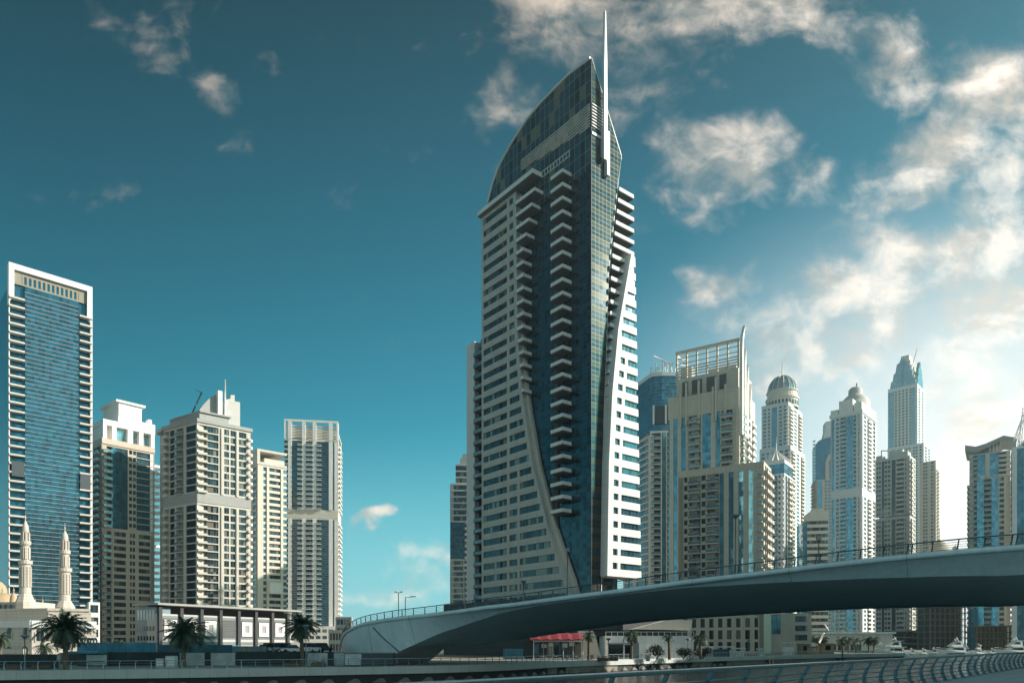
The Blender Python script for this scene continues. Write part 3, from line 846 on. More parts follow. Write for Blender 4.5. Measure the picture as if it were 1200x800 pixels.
def build_blade_tower():
    a = R(41); p0 = (px(231, 325), 325.0); W = solve_len(p0, a, 294)
    al = R(148); L = solve_len(p0, al, 192); D = 26
    zt = pz(494, 325)
    B = Building('blade_tower', 'broad faceted apartment tower with a white sloping fin and thin spire on its roof', 'skyscraper', *p0, a, W_SAND2)
    F = Face(0, 0, 0)
    dl = al - a
    FA = Face(L * math.cos(dl), L * math.sin(dl), dl - math.pi)
    FR = Face(W, 0, R(90))
    zm = pz(588, 325)
    bal = (W_SAND2, RAILGLASS)
    colsA = [('p', 1), ('B', 8), ('p', 1), ('f', 9, .5), ('p', 3), ('b', 12), ('p', 4), ('f', 17, .5), ('p', 2)]
    colsF = [('B', 15), ('f', 19, 0.5), ('p', 4), ('P', 4), ('w', 21, 2), ('P', 4), ('w', 13), ('p', 2), ('B', 5), ('p', 1)]
    for (z0, z1) in ((0, zm), (zm + 4.5, zt)):
        B.facade(FA, L, z0, z1, 3.4, colsA, win=WIN_D, glass=G_DARK, bal=bal, recess=2.4, depth=3.2, band=.8)
        B.facade(F, W, z0, z1, 3.4, colsF, win=WIN_D, glass=WIN_D, bal=bal, recess=2.6, depth=3.2, band=.8, bal_h=.75)
        B.facade(FR, D, z0, z1, 3.4, [('p', 1), ('B', 8), ('p', 4), ('w', 8), ('p', 5)], win=WIN_D, bal=(W_WHITE, RAILGLASS))
    foot = [(2.2, 1.4), (W - 2.2, 2.0), (W - 2.2, D), (L * math.cos(dl) + 1, D + 8), (L * math.cos(dl) + 1.4, L * math.sin(dl) - 1)]
    B.core.plan(foot, 0, zt - 0.4)
    mb = MB(); mb.box(F, 0, W, -2.2, 0.3, zm + 0.003, zm + 4.497); mb.box(FA, 0, L, -2.2, 0.3, zm + 0.004, zm + 4.496); mb.build('plant_floor', W_GREY, B.root)
    mb = MB()
    big = [(-0.2, -0.6), (W + 0.6, -0.6), (W + 0.6, D), (L * math.cos(dl) - 0.8, D + 8), (L * math.cos(dl) - 0.8, L * math.sin(dl))]
    mb.plan(big, zt + 0.003, zt + 1.6)
    sm = [(1.5, 1.5), (W * .6, 1.5), (W * .6, D - 4), (L * math.cos(dl) + 3, D), (L * math.cos(dl) + 3, L * math.sin(dl))]
    mb.plan(sm, zt + 1.6, zt + 5.0); mb.plan([(x * 1.06, y - 0.8) for x, y in sm], zt + 5.0, zt + 5.7)
    mb.build('cornice', W_GREY, B.root)
    # fin
    def cpx(col): return solve_len(p0, a, col)
    k = 10; top = []
    u0, u1 = cpx(233) , cpx(262)
    for i in range(k + 1):
        f = i / k
        top.append((u0 + (u1 - u0) * f, zt + 4 + (pz(461, 335) - zt - 4) * (1 - (1 - f) ** 1.7)))
    mb = MB(); mb.prism(F, [(u0, zt + 1.6), (u1, zt + 1.6)] + list(reversed(top)), -7, -4.5); mb.build('roof_fin', W_GREY, B.root)  # grey colour stands for shade on the front of the white fin
    mb = MB(); mb.box(F, u1 - 1.8, u1 + 0.2, -4.49, -2.0, zt, pz(461.5, 338)); mb.build('roof_fin_edge', W_WHITE, B.root)
    ua, ub = cpx(274), cpx(280)
    mb = MB(); mb.prism(F, [(ua - 2.5, zt), (ub + 2, zt), (ub + 2, pz(474, 345)), (ub - 0.5, pz(474, 345)), (ub - 0.5, pz(467, 345)), (ua, pz(468, 345)), (ua, pz(472, 345)), (ua - 2.5, pz(475, 345))], -8, -4)
    mb.build('roof_fin', W_MID, B.root)
    us = cpx(266.5); p = F.at(us, -3, zt)
    mb = MB(); mb.tube([p, (p[0], p[1], pz(448, 340))], 0.55, 6, 0, 0.3); mb.build('spire', METAL_W, B.root)
    q = F.at(cpx(231), -8, zt + 5); e = F.at(cpx(245), -10, pz(459, 335))
    mb = MB(); mb.tube([q, e], 0.35, 5); mb.tube([e, (e[0] - 3.0, e[1], e[2] + 0.8)], 0.2, 4); mb.build('roof_davit', METAL_D, B.root)
    B.finish(W_GREY)

def build_narrow_tower():
    a = R(41); p0 = (px(302, 400), 400.0); W = solve_len(p0, a, 336); D = 22; zt = pz(528, 400)
    B = Building('narrow_tower', 'narrow white banded tower squeezed between two broader ones', 'skyscraper', *p0, a, W_CREAM)
    F, L = front(W, D), left(W, D)
    zc = pz(545, 403)
    B.facade(F, W, 0, zc, 3.5, [('g', 5), ('p', 2), ('w', 4), ('P', 3), ('f', 15, 1.5), ('P', 3), ('w', 5)], win=WIN_B, glass=WIN_D)
    B.facade(L, D, 0, zc, 3.5, [('p', 3), ('g', 5), ('p', 4), ('w', 4), ('p', 2)], win=WIN_B, glass=G_DARK)
    B.block(W, D, 0, zc)
    mb = MB(); mb.box(F, -0.4, W, -D, 0.4, zc + 0.003, zc + 1.5); mb.box(F, -0.4, 1.2, -D, 0.4, zc + 1.5, zt); mb.box(F, W * .3, W, -D + 3, -3, zc + 1.5, zt - 2.5)
    mb.box(F, -0.4, W, -D, 0.4, zt, zt + 1.2); mb.build('roof_frame', W_SAND2, B.root)
    z = pz(688, 405); mb = MB(); mb.box(F, W * .36, W * .80, 0.6, 2.2, z - 3.5, z + 3); mb.build('entrance_block', W_WHITE, B.root)
    B.finish(W_GREY)

def build_ribbed_tower():
    a = R(9); p0 = (px(333, 470), 470.0); W = solve_len(p0, a, 396); D = 24; zt = pz(493, 470)
    B = Building('ribbed_tower', 'white tower with tall vertical ribs and an open slatted crown', 'skyscraper', *p0, a, W_WHITE)
    F, Rt = front(W, D), right(W, D)
    zc = pz(514, 470); zm = pz(597, 470)
    cols = [('w', 20), ('P', 18), ('g', 28), ('b', 24), ('P', 17), ('b', 36), ('P', 18), ('b', 26), ('g', 38), ('P', 19), ('g', 24), ('p', 3)]
    for z0, z1 in ((0, zm - 5), (zm + 0.5, zc)):
        B.facade(F, W, z0, z1, 3.25, cols, win=WIN_D, glass=G_STRIPE, bal=(W_WHITE, RAILGLASS), cap=0.8)
        B.facade(Rt, D, z0, z1, 3.25, [('p', 2), ('B', 6), ('p', 2), ('B', 7), ('p', 3)], win=WIN, bal=(W_WHITE, RAILGLASS), cap=0.8)
    B.block(W, D, 0, zc)
    mb = MB(); mb.box(F, 0, W, -2.2, 0.2, zm - 4.997, zm + 0.497); mb.box(Rt, 0.21, D, -2, 0.2, zm - 4.99, zm + 0.49); mb.build('plant_floor', W_CREAM, B.root)
    mb = MB()
    tot = sum(c[1] for c in cols); u = 0
    for c in cols:
        w = c[1] * W / tot
        if c[0] == 'P' : mb.box(F, u, u + w, -1.5, 0.55, zc + 0.003, zt)
        u += w
    mb.box(F, 0, 0.9, -1.5, 0.55, zc + .003, zt); mb.box(F, W - 0.9, W, -1.5, 0.55, zc + .003, zt)
    mb.box(F, 0, W, -1.5, 0.6, zt, zt + 1.2); mb.box(Rt, 0, 1.2, -1, .5, zc + .003, zt); mb.box(Rt, D - 1.2, D, -1, .5, zc + .003, zt - 8); mb.box(Rt, 1.6, D, -1.2, .6, zt - 8, zt - 7)
    mb.box(F, 0, 1.0, -D, -D + 1.2, zc, zt - 1)
    mb.build('crown_frame', W_WHITE, B.root)
    mb = MB()
    for k in range(5):
        z = zc + 1.2 + k * (zt - zc - 2.5) / 5
        mb.box(F, 0.5, W - 0.5, -1.0, -0.2, z, z + 0.9)
    mb.box(F, 2, W - 2, -8, -5, zc, zt - 3.5)
    mb.build('crown_slats', W_CREAM, B.root)
    mb = MB(); mb.box(F, -2, W + 6, -6, 9, 0, pz(733, 461)); mb.build('podium', W_WHITE, B.root)
    for i in range(9): B.window(F, 1 + i * 4.0, 9.0, 7, 2.8, 0.06, 2.0, WIN_D); B.window(F, 1 + i * 4.0, 9.0, 11.2, 2.8, 0.06, 2.0, WIN_D)
    B.finish(W_GREY)

def build_gap_tower():
    a = R(3); p0 = (px(527.5, 430), 430.0); W = solve_len(p0, a, 556); D = 4; zt = pz(566, 430)
    B = Building('terraced_tower', 'dark stepped tower with pale floor edges peeping out left of the tallest tower', 'skyscraper', *p0, a, W_MID)
    F = front(W, D); L = left(W, D)
    zl, zh = pz(655, 432), pz(628, 432)
    B.facade(F, W, 0, zl, 3.4, [('p', 1), ('f', 12, 0.9), ('p', 1), ('B', 9), ('p', 1)], glass=WIN_D, win=WIN_D)
    mb = MB(); mb.box(F, 0, W * .6, -2.2, 0.1, zl, zh + 8); mb.build('curtain_glass', G_DARK, B.root)
    B.facade(F.shift(W * .6 + .003), W * .4, zl, zh + 8, 3.4, [('B', 9), ('p', 1)], win=WIN_D)
    B.facade(F, W, zh + 8.003, zt, 3.4, [('p', 1), ('f', 14, 0.9), ('B', 7), ('p', 1)], glass=WIN_D, win=WIN_D)
    B.facade(F.shift(W * .22, -2), W * .7, zt + .003, zt + 12, 3.4, [('f', 9, .8), ('p', 2)], glass=WIN_D)
    B.block(W, 16, 0, zt)
    mb = MB(); mb.box(F, W * .22, W * .92, -14, -4.3, zt, zt + 11.5); mb.box(F, W * .4, W * .9, -14, -4.2, zt + 12, zt + 16); mb.box(F, W * .5, W * .7, -12, -6, zt + 16, zt + 19); mb.build('roof_block', W_GREY, B.root)
    mb = MB(); mb.box(L, 0, D, -2, -0.02, 0, zt); mb.build('side_wall', W_GREY, B.root)
    B.finish(W_GREY)

def build_low_white_block():
    a = R(46); p0 = (px(104, 262), 262.0); W = solve_len(p0, a, 117); D = 10; zt = pz(705, 262)
    B = Building('office_block', 'small white office block tucked in the gap between the two leftmost towers', 'building', *p0, a, W_WHITE)
    B.facade(front(W, D), W, 0, zt, 4.0, [('p', 1), ('w', 5), ('p', 1)], win=WIN_D, band=1.6); B.block(W, D, 0, zt)
    B.finish(W_GREY)

def build_podium_mall():
    Y0 = 140.0
    a = math.atan2(0.86, 0.5); p0 = (px(183.5, Y0), Y0); W = solve_len(p0, a, 345); D = solve_len(p0, math.atan2(0.5, -0.86), 160)
    zt = pz(706, Y0)
    B = Building('car_park_building', 'low grey building with white square window frames and dark columns under a flat overhanging roof', 'building', *p0, a, W_MID)
    F, L = front(W, D), left(W, D)
    zb = zt - 0.75
    bay = W / 7.6
    B.wall.box(F, 0, W, -3, 0.0, 0, zb - 1.3)
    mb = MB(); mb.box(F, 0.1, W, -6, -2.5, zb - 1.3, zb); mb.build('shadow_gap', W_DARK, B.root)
    for (z0, z1) in ((8.55, 9.0), (3.2, 3.9), (4.45, 4.75)):
        mb = MB(); mb.box(F, 0.1, W, 0.002, 0.05, z0, z1); mb.build('dark_band', METAL_G, B.root)
    for i in range(8):
        u = 0.2 + i * bay
        mb = MB(); mb.box(F, u, u + 0.7, 0.06, 0.5, 0, zb); mb.build('column', W_DARK, B.root)
        if u + bay > W: continue
        u0, u1 = u + 1.0, u + bay - 0.3
        c0, c1 = 4.8, 8.5
        if i == 3:
            fr = MB(); fr.box(F, u0, u1, 0.002, 0.10, c0, c1); fr.build('window_frame', LOUVRE, B.root); continue
        fr = MB(); fr.box(F, u0, u1, 0.002, 0.06, c0, c1); ob = fr.build('window_frame', LOUVRE, B.root)
        sq = MB(); e = .30; t = .78; q0, q1, s0, s1 = u0 + e, u1 - e, c0 + e, c1 - e
        sq.box(F, q0, q1, 0.063, 0.22, s0, s0 + t); sq.box(F, q0, q1, 0.063, 0.22, s1 - t, s1)
        sq.box(F, q0, q0 + t, 0.063, 0.22, s0 + t + .003, s1 - t - .003); sq.box(F, q1 - t, q1, 0.063, 0.22, s0 + t + .003, s1 - t - .003)
        sq.build('square_trim', W_WHITE, ob)
        gl = MB(); gl.box(F, q0 + t + .003, q1 - t - .003, 0.063, 0.10, s0 + t + .003, s1 - t - .003); gl.build('pane', W_GREY, ob)
    mb = MB(); mb.box(F, -0.5, W + 1.2, -D - .6, 1.2, zb + .35, zt); mb.build('roof', W_GREY, B.root)
    sw = MB(); sw.box(L, 0, D - 0.1, -3, -0.01, 0, zb); sw.build('end_wall', wall_mat('blue_grey_panel', (0.22, 0.30, 0.33)), B.root)
    for r in range(3):
        for k in range(6):
            B.window(L, D * (.06 + .15 * k), 0.0, 2.2 + r * 1.9, D * .08, 0.05, 0.9, WIN_D)
    for k in range(6):
        B.window(L, D * (.05 + .15 * k), 0.0, zb - 2.5, D * .10, 0.06, 2.0, SCREEN_M, name='light_panel')
    B.core.box(Face(0, 0, 0), .3, W - .3, -D, -3.1, 0, zb + .3)
    mb = MB(); mb.box(F, bay * 3 + 1.2, bay * 4 - 0.2, 0.2, 1.6, 2.6, 3.15); mb.build('entrance_sign', BLUE_M, B.root)
    B.finish(W_GREY)

def build_shading_blocks():
    """unseen blocks added on the near bank, right of the picture, to cast shade over the canal and the promenade"""
    for x0, y0, y1, h, lab in ((178, -12, 64, 122, 'tall pale slab, unseen, added right of the view to cast shade, closest to the viewer'), (178, 67, 148, 129, 'taller pale slab, unseen, added to cast shade, beyond its twin'), (206, 151, 278, 84, 'long lower slab, unseen, added to cast shade, farthest of the three')):
        B = Building('added_shade_slab', lab, 'apartment block', float(x0), float(y1), R(-90), W_CREAM)
        W = y1 - y0
        B.facade(Face(0, 0, 0), W, 0, h, 3.4, [('p', 2)] + [('f', 9, 1.2), ('b', 6), ('p', 1)] * 4, win=WIN_D, glass=WIN_D, bal=(W_WHITE, RAILGLASS))
        B.block(W, 18, 0, h)
        mb = MB(); mb.box(Face(0, 0, R(-90)), -18, 0, -.3, -.01, 0, h); mb.box(Face(W, 0, R(90)), 0, 18, -.3, -.01, 0, h); mb.build('side_wall', W_CREAM, B.root)
        B.finish(W_GREY, limit=30)

build_shading_blocks()
build_framed_tower(); build_white_cap_tower(); build_blade_tower(); build_narrow_tower(); build_ribbed_tower(); build_gap_tower(); build_low_white_block(); build_podium_mall()

# ------------------------------------------------------------------ towers on the right
def build_curved_glass_tower():
    a = R(-6); p0 = (px(762, 380), 380.0); W = solve_len(p0, a, 793); D = 30
    zt = pz(436, 380); zg = pz(497, 380)
    B = Building('glass_top_tower', 'glass headed tower with rooftop antennas, half hidden behind the white slab of the tallest tower', 'skyscraper', *p0, a, W_WHITE)
    F, L = front(W, D), Face(-D * .42, D, R(-67.3))
    LL = D / math.sin(R(67.3))
    zl = pz(505, 380)
    B.facade(F, W, 0, zl, 3.4, [('p', 1), ('b', 9), ('p', 1), ('g', 4), ('p', 1), ('b', 7), ('p', 2)], win=WIN, glass=G_BLUE, bal=(W_WHITE, RAILGLASS))
    B.facade(L, LL, 0, zl - 2, 3.4, [('p', 1), ('w', 5), ('p', 2), ('f', 7, 0.9), ('p', 1)], win=WIN_B, glass=WIN_B)
    B.core.plan([(1.5, 2.2), (W, 2.2), (W, D), (-D * .42 + 2.4, D), (-1, 3)], 0, zl - .5)
    # glass drum, bowed at its front corner
    pts = [(W + 1, 1.2), (W + 1, D), (-D * .42 + .5, D), (-0.6, 3.5), (0.3, 1.6), (2.2, 0.4), (6, 0)]
    pts = [pts[i] for i in (1, 2, 3, 4, 5, 6, 0)]
    mb = MB(); mb.plan(pts, zl + .003, zt - 2); mb.build('glass_drum', G_TEAL, B.root)
    mb = MB()
    for k in range(int((zt - zl - 3) / 1.75)):
        z = zl + 1 + k * 1.75
        mb.plan([(x * 1.006 + (0.12 if x > 0 else -0.12), y - 0.12) for x, y in pts], z, z + 0.12)
    mb.build('glazing_bar', G_PALEB, B.root)
    z0 = pz(511, 380); mb = MB(); mb.box(F, 2, W, -0.2, 0.6, zl + 3.5, zl + 13); mb.build('plant_louvre', METAL_D, B.root)
    for u in (1.2, W * .55, W * .8): mb = MB(); mb.box(F, u, u + .9, 0.603, 1.0, zl + 3.3, zl + 13.2); mb.build('louvre_post', W_WHITE, B.root)
    mb = MB(); mb.plan([(x * 1.01, y) for x, y in pts], zt - 2 + .003, zt); mb.build('roof', W_PALE, B.root)
    rng = random.Random(4)
    for k in range(11):
        u = 0.5 + W * k / 11; h = 2.5 + rng.random() * 4.5; p = F.at(u, -2 - rng.random() * 4, zt)
        mb = MB(); mb.tube([p, (p[0] + rng.uniform(-.8, .8), p[1], p[2] + h)], 0.26, 4)
        if k % 3 == 0: mb.box(F, u - .5, u + .5, -2.5, -2, zt + h * .6, zt + h)
        mb.build('antenna', METAL_W, B.root)
    mb = MB(); p = F.at(W * .35, -4, zt + 6); mb.tube([F.at(W * .5, -4, zt), F.at(W * .5, -4, zt + 8)], 0.4, 5); mb.tube([F.at(W * .15, -4, zt + 10), F.at(W * .85, -4, zt + 5)], 0.3, 4); mb.build('roof_derrick', METAL_W, B.root)
    B.finish(W_GREY)

def build_beige_hotel():
    # tall part
    a = R(-33); near = (px(866, 310), 310.0)
    W = -solve_len(near, a, 783); D = 26
    p0 = back_corner(near, a, W); zt = pz(453, 310)
    B = Building('crowned_tower', 'beige tower with a white lattice crown and a swept fin, tallest of the beige pair', 'skyscraper', *p0, a, W_TAN)
    F, Rt, L = front(W, D), right(W, D), left(W, D)
    cols = [('g', 2), ('p', 5), ('g', 5.5), ('p', 5), ('g', 6), ('p', 4), ('b', 16), ('p', 2), ('g', 11), ('p', 6), ('g', 6), ('p', 1.5), ('b', 14), ('p', 3), ('g', 4), ('p', 1)]
    B.facade(F, W, 0, zt - 8, 3.3, cols, win=WIN, glass=G_BLUE, bal=(W_WHITE, RAILGLASS), bal_d=1.6, back=BACK, recess=.9)
    B.facade(Rt, D, 0, zt - 8, 3.3, [('p', 2), ('b', 4), ('p', 3), ('B', 5), ('p', 2), ('B', 5), ('p', 2)], win=WIN, bal=(W_WHITE, RAILGLASS))
    B.wall.box(F, 0, W, -D, 0.1, zt - 7.997, zt); B.wall.box(F, 0, W * .14, -D, 0.11, zt, zt + 1.0)
    B.block(W, D, 0, zt - 8)
    # fins running up past the roof
    for u in (.19, .27, .45, .65, .69, .82):
        mb = MB(); mb.box(F, W * u - .4, W * u + .4, 0.103, 0.9, zt - 13, zt + (6 if u in (.27, .45, .69) else 2)); mb.build('fin', W_CREAM, B.root)
    # upper block with dark louvres
    x0, x1 = W * .10, W * .97; zu = pz(434, 312)
    mb = MB(); mb.box(F, x0, x1, -D + 2, -2.0, zt + .003, zt + 9.2); mb.build('upper_block', W_CREAM, B.root)
    for (u0, u1) in ((.19, .27), (.33, .47), (.54, .67), (.72, .81)):
        mb = MB(); mb.box(F, W * u0, W * u1, -2.0, -1.6, zt + 1.2, zt + 7.4); mb.build('louvre', LOUVRE, B.root)
    # lattice
    zl0, zl1 = zt + 9.2, zt + 20.5
    for k in range(7):
        u = x0 + (x1 - x0) * (k / 6)
        mb = MB(); mb.box(F, u - .35, u + .35, -3.0, -2.3, zl0 + .003, zl1); mb.build('lattice_post', W_CREAM, B.root)
    mb = MB()
    for k, z in enumerate((0.9, 2.1, 3.3, 4.5, 6.6, 9.0)):
        mb.box(F, x0, x1, -2.297, -2.0, zl0 + z, zl0 + z + (0.5 if k < 4 else 0.35))
    mb.build('lattice_rail', W_CREAM, B.root)
    mb = MB(); mb.box(F, x0 - .4, x1 + .4, -3.2, -1.8, zl1 + .003, zl1 + 1.2); mb.build('lattice_beam', W_CREAM, B.root)
    mb = MB(); mb.box(F, x0 + 1, x0 + 6, -9, -5, zl0, zl0 + 6); mb.box(F, W * .5, W * .9, -12, -7, zl0, zl0 + 3.5); mb.build('plant_room', W_GREY, B.root)
    mb = MB()
    for k, z in enumerate((1.5, 4.5, 7.5, 10.5)): mb.tube([F.at(x0 + .2, -3, zl0 + z), F.at(x0 + 4, -3 - 9, zl0 + z)], .3, 4)
    mb.tube([F.at(x0, -3, zl1), F.at(x0, -12, zl1)], .4, 4); mb.tube([F.at(x1, -3, zl1), F.at(x1, -14, zl1)], .4, 4); mb.build('lattice_return', W_CREAM, B.root)
    # swept fins on the right end
    for d, h0, h1 in ((0, 16, 28), (4, 8, 19), (8, 3, 13), (13, -3, 6)):
        mb = MB(); mb.prism(Rt, [(1 + d, zt - 20), (3.2 + d, zt - 20), (3.0 + d, zt + h1 - 8), (5.5 + d if d == 0 else 3.0 + d, zt + h1), (1.8 + d, zt + h1 - 6), (1 + d, zt + h0)], 0.01, 1.2)
        mb.build('swept_fin', W_WHITE, B.root)
    B.finish(W_GREY)
    # lower block in front
    near = (px(895, 262), 262.0); a = R(-30)
    W = -solve_len(near, a, 795); D = 14
    p0 = back_corner(near, a, W); zt = pz(540, 262)
    B = Building('balcony_block', 'lower broad beige block with blue glass strips, standing in front of the crowned beige tower', 'apartment block', *p0, a, W_TAN)
    F, Rt, L = front(W, D), right(W, D), left(W, D)
    cols = [('p', 6), ('w', 5), ('p', 1.5), ('b', 14), ('p', 1), ('w', 5), ('p', 1.5), ('b', 14), ('p', .5), ('g', 5), ('p', 5.5), ('g', 5.5), ('p', 5.5), ('g', 5.5), ('p', 5.5), ('g', 5.5), ('p', 5.5), ('b', 5), ('p', 1)]
    zb = 18
    B.facade(F, W, zb, zt, 3.3, cols, win=WIN, glass=G_BLUE, bal=(W_WHITE, RAILGLASS), cap=2.6, bal_d=1.5, back=BACK, recess=.9)
    B.facade(Rt, D, zb, zt, 3.3, [('p', 1), ('B', 5), ('p', 1), ('B', 5), ('p', 1), ('B', 5), ('p', 1)], win=WIN_D, bal=(W_SAND2, RAILGLASS))
    B.facade(F, W, 0, zb - .003, 4.6, [('p', 6)] + [('w', 5.5), ('p', 5.2)] * 9, win=WIN_D, band=1.0, cap=0.6)
    B.facade(L, D, 0, zt, 3.3, [('p', 2), ('w', 6), ('p', 3), ('w', 6), ('p', 2)], win=WIN_D)
    B.block(W, D, 0, zt); 
    mb = MB(); mb.box(Rt, 0, D, -2, -.01, 0, zb); mb.build('base_wall', W_TAN, B.root)
    B.finish(W_GREY)
    # plain base further right
    a = R(-14); p0 = (px(888, 285), 285.0); W = solve_len(p0, a, 951); D = 20; zt = 15.5
    B = Building('blank_block', 'plain low beige block with one large gridded window and three dark slots, below the bridge', 'building', *p0, a, W_SAND2)
    F = front(W, D)
    B.wall.box(F, 0, W, -D, 0, 0, zt)
    for (u0, u1, z0, z1) in ((.06, .12, 7.5, zt - .6), (.20, .43, 7.5, zt - .6)):
        B.window(F, W * u0, 0.0, z0, W * (u1 - u0), 0.08, z1 - z0, glass_mat('gridded_window', (0.06, 0.16, 0.19), pane=(1.5, 1.8), fw=.22, frame=(.10, .12, .12)))
    for k in range(3): B.window(F, W * .70, 0.0, 5.0 + k * 3.6, W * .22, 0.08, 2.2, WIN_D)
    B.finish()

def dome_prof(r, z, h, n=7):
    return [(r * math.cos(i / n * math.pi / 2), z + h * math.sin(i / n * math.pi / 2)) for i in range(n)] + [(0, z + h)]

def build_dome_tower():
    a = R(-37); Y = 640; near = (px(924, Y), float(Y)); W = -solve_len(near, a, 892.5); D = solve_len(near, a + math.pi / 2, 940)
    p0 = back_corner(near, a, W); zt = pz(470, Y); zm = pz(522, Y)
    B = Building('domed_tower', 'tall pale tower topped by a ribbed onion dome and short mast', 'skyscraper', *p0, a, W_PALE)
    F, Rt = front(W, D), right(W, D)
    cols = [('p', 2), ('w', 4), ('p', 2), ('w', 3), ('P', 2), ('g', 7), ('P', 2), ('w', 4), ('p', 2), ('B', 5), ('p', 1)]
    colr = [('p', 1), ('B', 5), ('p', 2), ('w', 4), ('p', 2), ('B', 5), ('p', 1)]
    B.facade(F, W, zm, zt, 3.4, cols, win=WIN_B, glass=G_BLUE, bal=(W_PALE, RAILGLASS), cap=3)
    B.facade(Rt, D, zm, zt, 3.4, colr, win=WIN_B, bal=(W_CREAM, RAILGLASS), cap=3)
    e = 2.5
    F2 = Face(-1, -e, 0); R2 = Face(W + e, -e, R(90))
    B.facade(F2, W + 1 + e, 0, zm, 3.4, cols, win=WIN_B, glass=G_BLUE, bal=(W_PALE, RAILGLASS), cap=4)
    B.facade(R2, D + e, 0, zm, 3.4, colr, win=WIN_B, bal=(W_CREAM, RAILGLASS), cap=4)
    B.block(W, D, 0, zt); B.core.box(F2, 1.5, W + e - 2, -D, -2, 0, zm - .1)
    cx, cy = W * .5, D * .5; r = 13.0
    mb = MB(); mb.lathe(cx, cy, [(r + .8, zt), (r + .8, zt + 8), (r + 1.6, zt + 8), (r + 1.6, zt + 9.5), (r, zt + 9.5), (r, zt + 15), (r + .8, zt + 15), (r + .8, zt + 16), (0, zt + 16)], 28, smooth=False); mb.build('drum', W_CREAM, B.root)
    for i in range(28):
        th = 2 * math.pi * (i + .5) / 28
        f = Face(cx + (r + .82) * math.cos(th), cy + (r + .82) * math.sin(th), th + math.pi / 2)
        B.window(f, -.9, 0, zt + 2, 1.8, .1, 4, WIN_D, name='drum_window')
    mb = MB(); mb.lathe(cx, cy, [(r - .6, zt + 16)] + [(rr, zz) for rr, zz in dome_prof(r - .6, zt + 16, 15, 8)], 32); mb.build('dome', G_PALEB, B.root)
    mb = MB()
    for k in range(16):
        th = 2 * math.pi * k / 16
        mb.tube([(cx + rr * math.cos(th), cy + rr * math.sin(th), zz) for rr, zz in dome_prof(r - .3, zt + 16, 15.3, 8)], .35, 4)
    mb.build('dome_rib', W_CREAM, B.root)
    mb = MB(); mb.tube([(cx, cy, zt + 30), (cx, cy, pz(418, Y + 12))], .55, 6, 0, .2); mb.build('mast', METAL_W, B.root)
    B.finish(W_GREY)

def build_tent_roof_tower():
    a = R(-36); Y = 430; near = (px(919, Y), float(Y)); W = -solve_len(near, a, 890); D = solve_len(near, a + math.pi / 2, 929)
    p0 = back_corner(near, a, W); zt = pz(538, Y)
    B = Building('tent_roof_tower', 'blue glass tower with a spiky white tent shaped roof, in front of the domed tower', 'skyscraper', *p0, a, W_PALE)
    F, Rt = front(W, D), right(W, D)
    B.facade(F, W, 0, zt - 8, 3.3, [('p', 1), ('g', 10), ('P', 2), ('w', 3), ('P', 1.5), ('b', 6), ('p', 1.5), ('B', 7), ('p', .5)], win=WIN_B, glass=G_BLUE, bal=(W_PALE, RAILGLASS))
    B.facade(Rt, D, 0, zt - 8, 3.3, [('p', 1), ('g', 6), ('p', 1), ('B', 6), ('p', 1), ('B', 4), ('p', 1)], win=WIN_B, glass=G_TEAL, bal=(W_CREAM, RAILGLASS))
    B.wall.box(F, -.3, W + .3, -D, .3, zt - 2.2, zt); B.wall.box(F, -.3, .6, -2, .3, zt - 8, zt - 2.2)
    mb = MB(); mb.box(F, .2, W - .2, -D + 1, -.3, zt - 8, zt - 2.2); mb.build('top_glass', G_BLUE, B.root)
    B.block(W, D, 0, zt)
    cx, cy = W * .5, D * .5
    mb = MB()
    n = 16; r0 = W * .62
    prof = [(r0, zt + .01), (r0 * .62, zt + 3.2), (r0 * .33, zt + 5.6), (r0 * .12, zt + 7.6), (0, zt + 8.4)]
    def ring(i, k):
        th = 2 * math.pi * i / (2 * n); rr, zz = prof[k]
        s = 1.0 if i % 2 == 0 else .80
        return (cx + rr * s * math.cos(th), cy + rr * s * math.sin(th), zz + (0.5 if i % 2 == 0 else -0.1) * (1 - k / 4))
    for k in range(4):
        for i in range(2 * n): mb.quad([ring(i, k), ring(i + 1, k), ring(i + 1, k + 1), ring(i, k + 1)] if k < 3 else [ring(i, k), ring(i + 1, k), ring(i, 4)])
    mb.build('tent_roof', W_WHITE, B.root)
    mb = MB(); mb.tube([(cx, cy, zt + 8), (cx, cy, zt + 17)], .3, 5, 0, .12); mb.build('mast', METAL_W, B.root)
    B.finish(W_GREY)

def build_office_bands():
    a = R(-10); Y = 400; near = (px(971, Y), float(Y)); W = -solve_len(near, a, 946); D = 16
    p0 = back_corner(near, a, W); zt = pz(606, Y)
    B = Building('striped_office', 'short office block of plain white and dark horizontal stripes', 'office block', *p0, a, W_CREAM)
    F, Rt = front(W, D), right(W, D)
    B.facade(F, W, 0, zt, 3.5, [('f', 24, 1.7), ('p', .6)], glass=WIN_D, cap=1.7)
    B.facade(Rt, D, 0, zt, 3.5, [('g', 12), ('p', 1)], glass=G_BLUE, cap=1.7)
    B.block(W, D, 0, zt)
    mb = MB(); mb.box(F, -2.2, -.01, -D, -.8, 0, zt - 2); mb.build('side_glass', G_TEAL, B.root)
    mb = MB(); mb.box(F, 1.5, W + .2, -D, -.5, zt + .003, zt + 3.6); mb.plan([(W * .3, 1.2), (W * .8, .8), (W * .8, 8), (W * .3, 8)], zt + 3.6, zt + 5.2); mb.build('roof_storey', W_CREAM, B.root)
    B.finish(W_GREY)

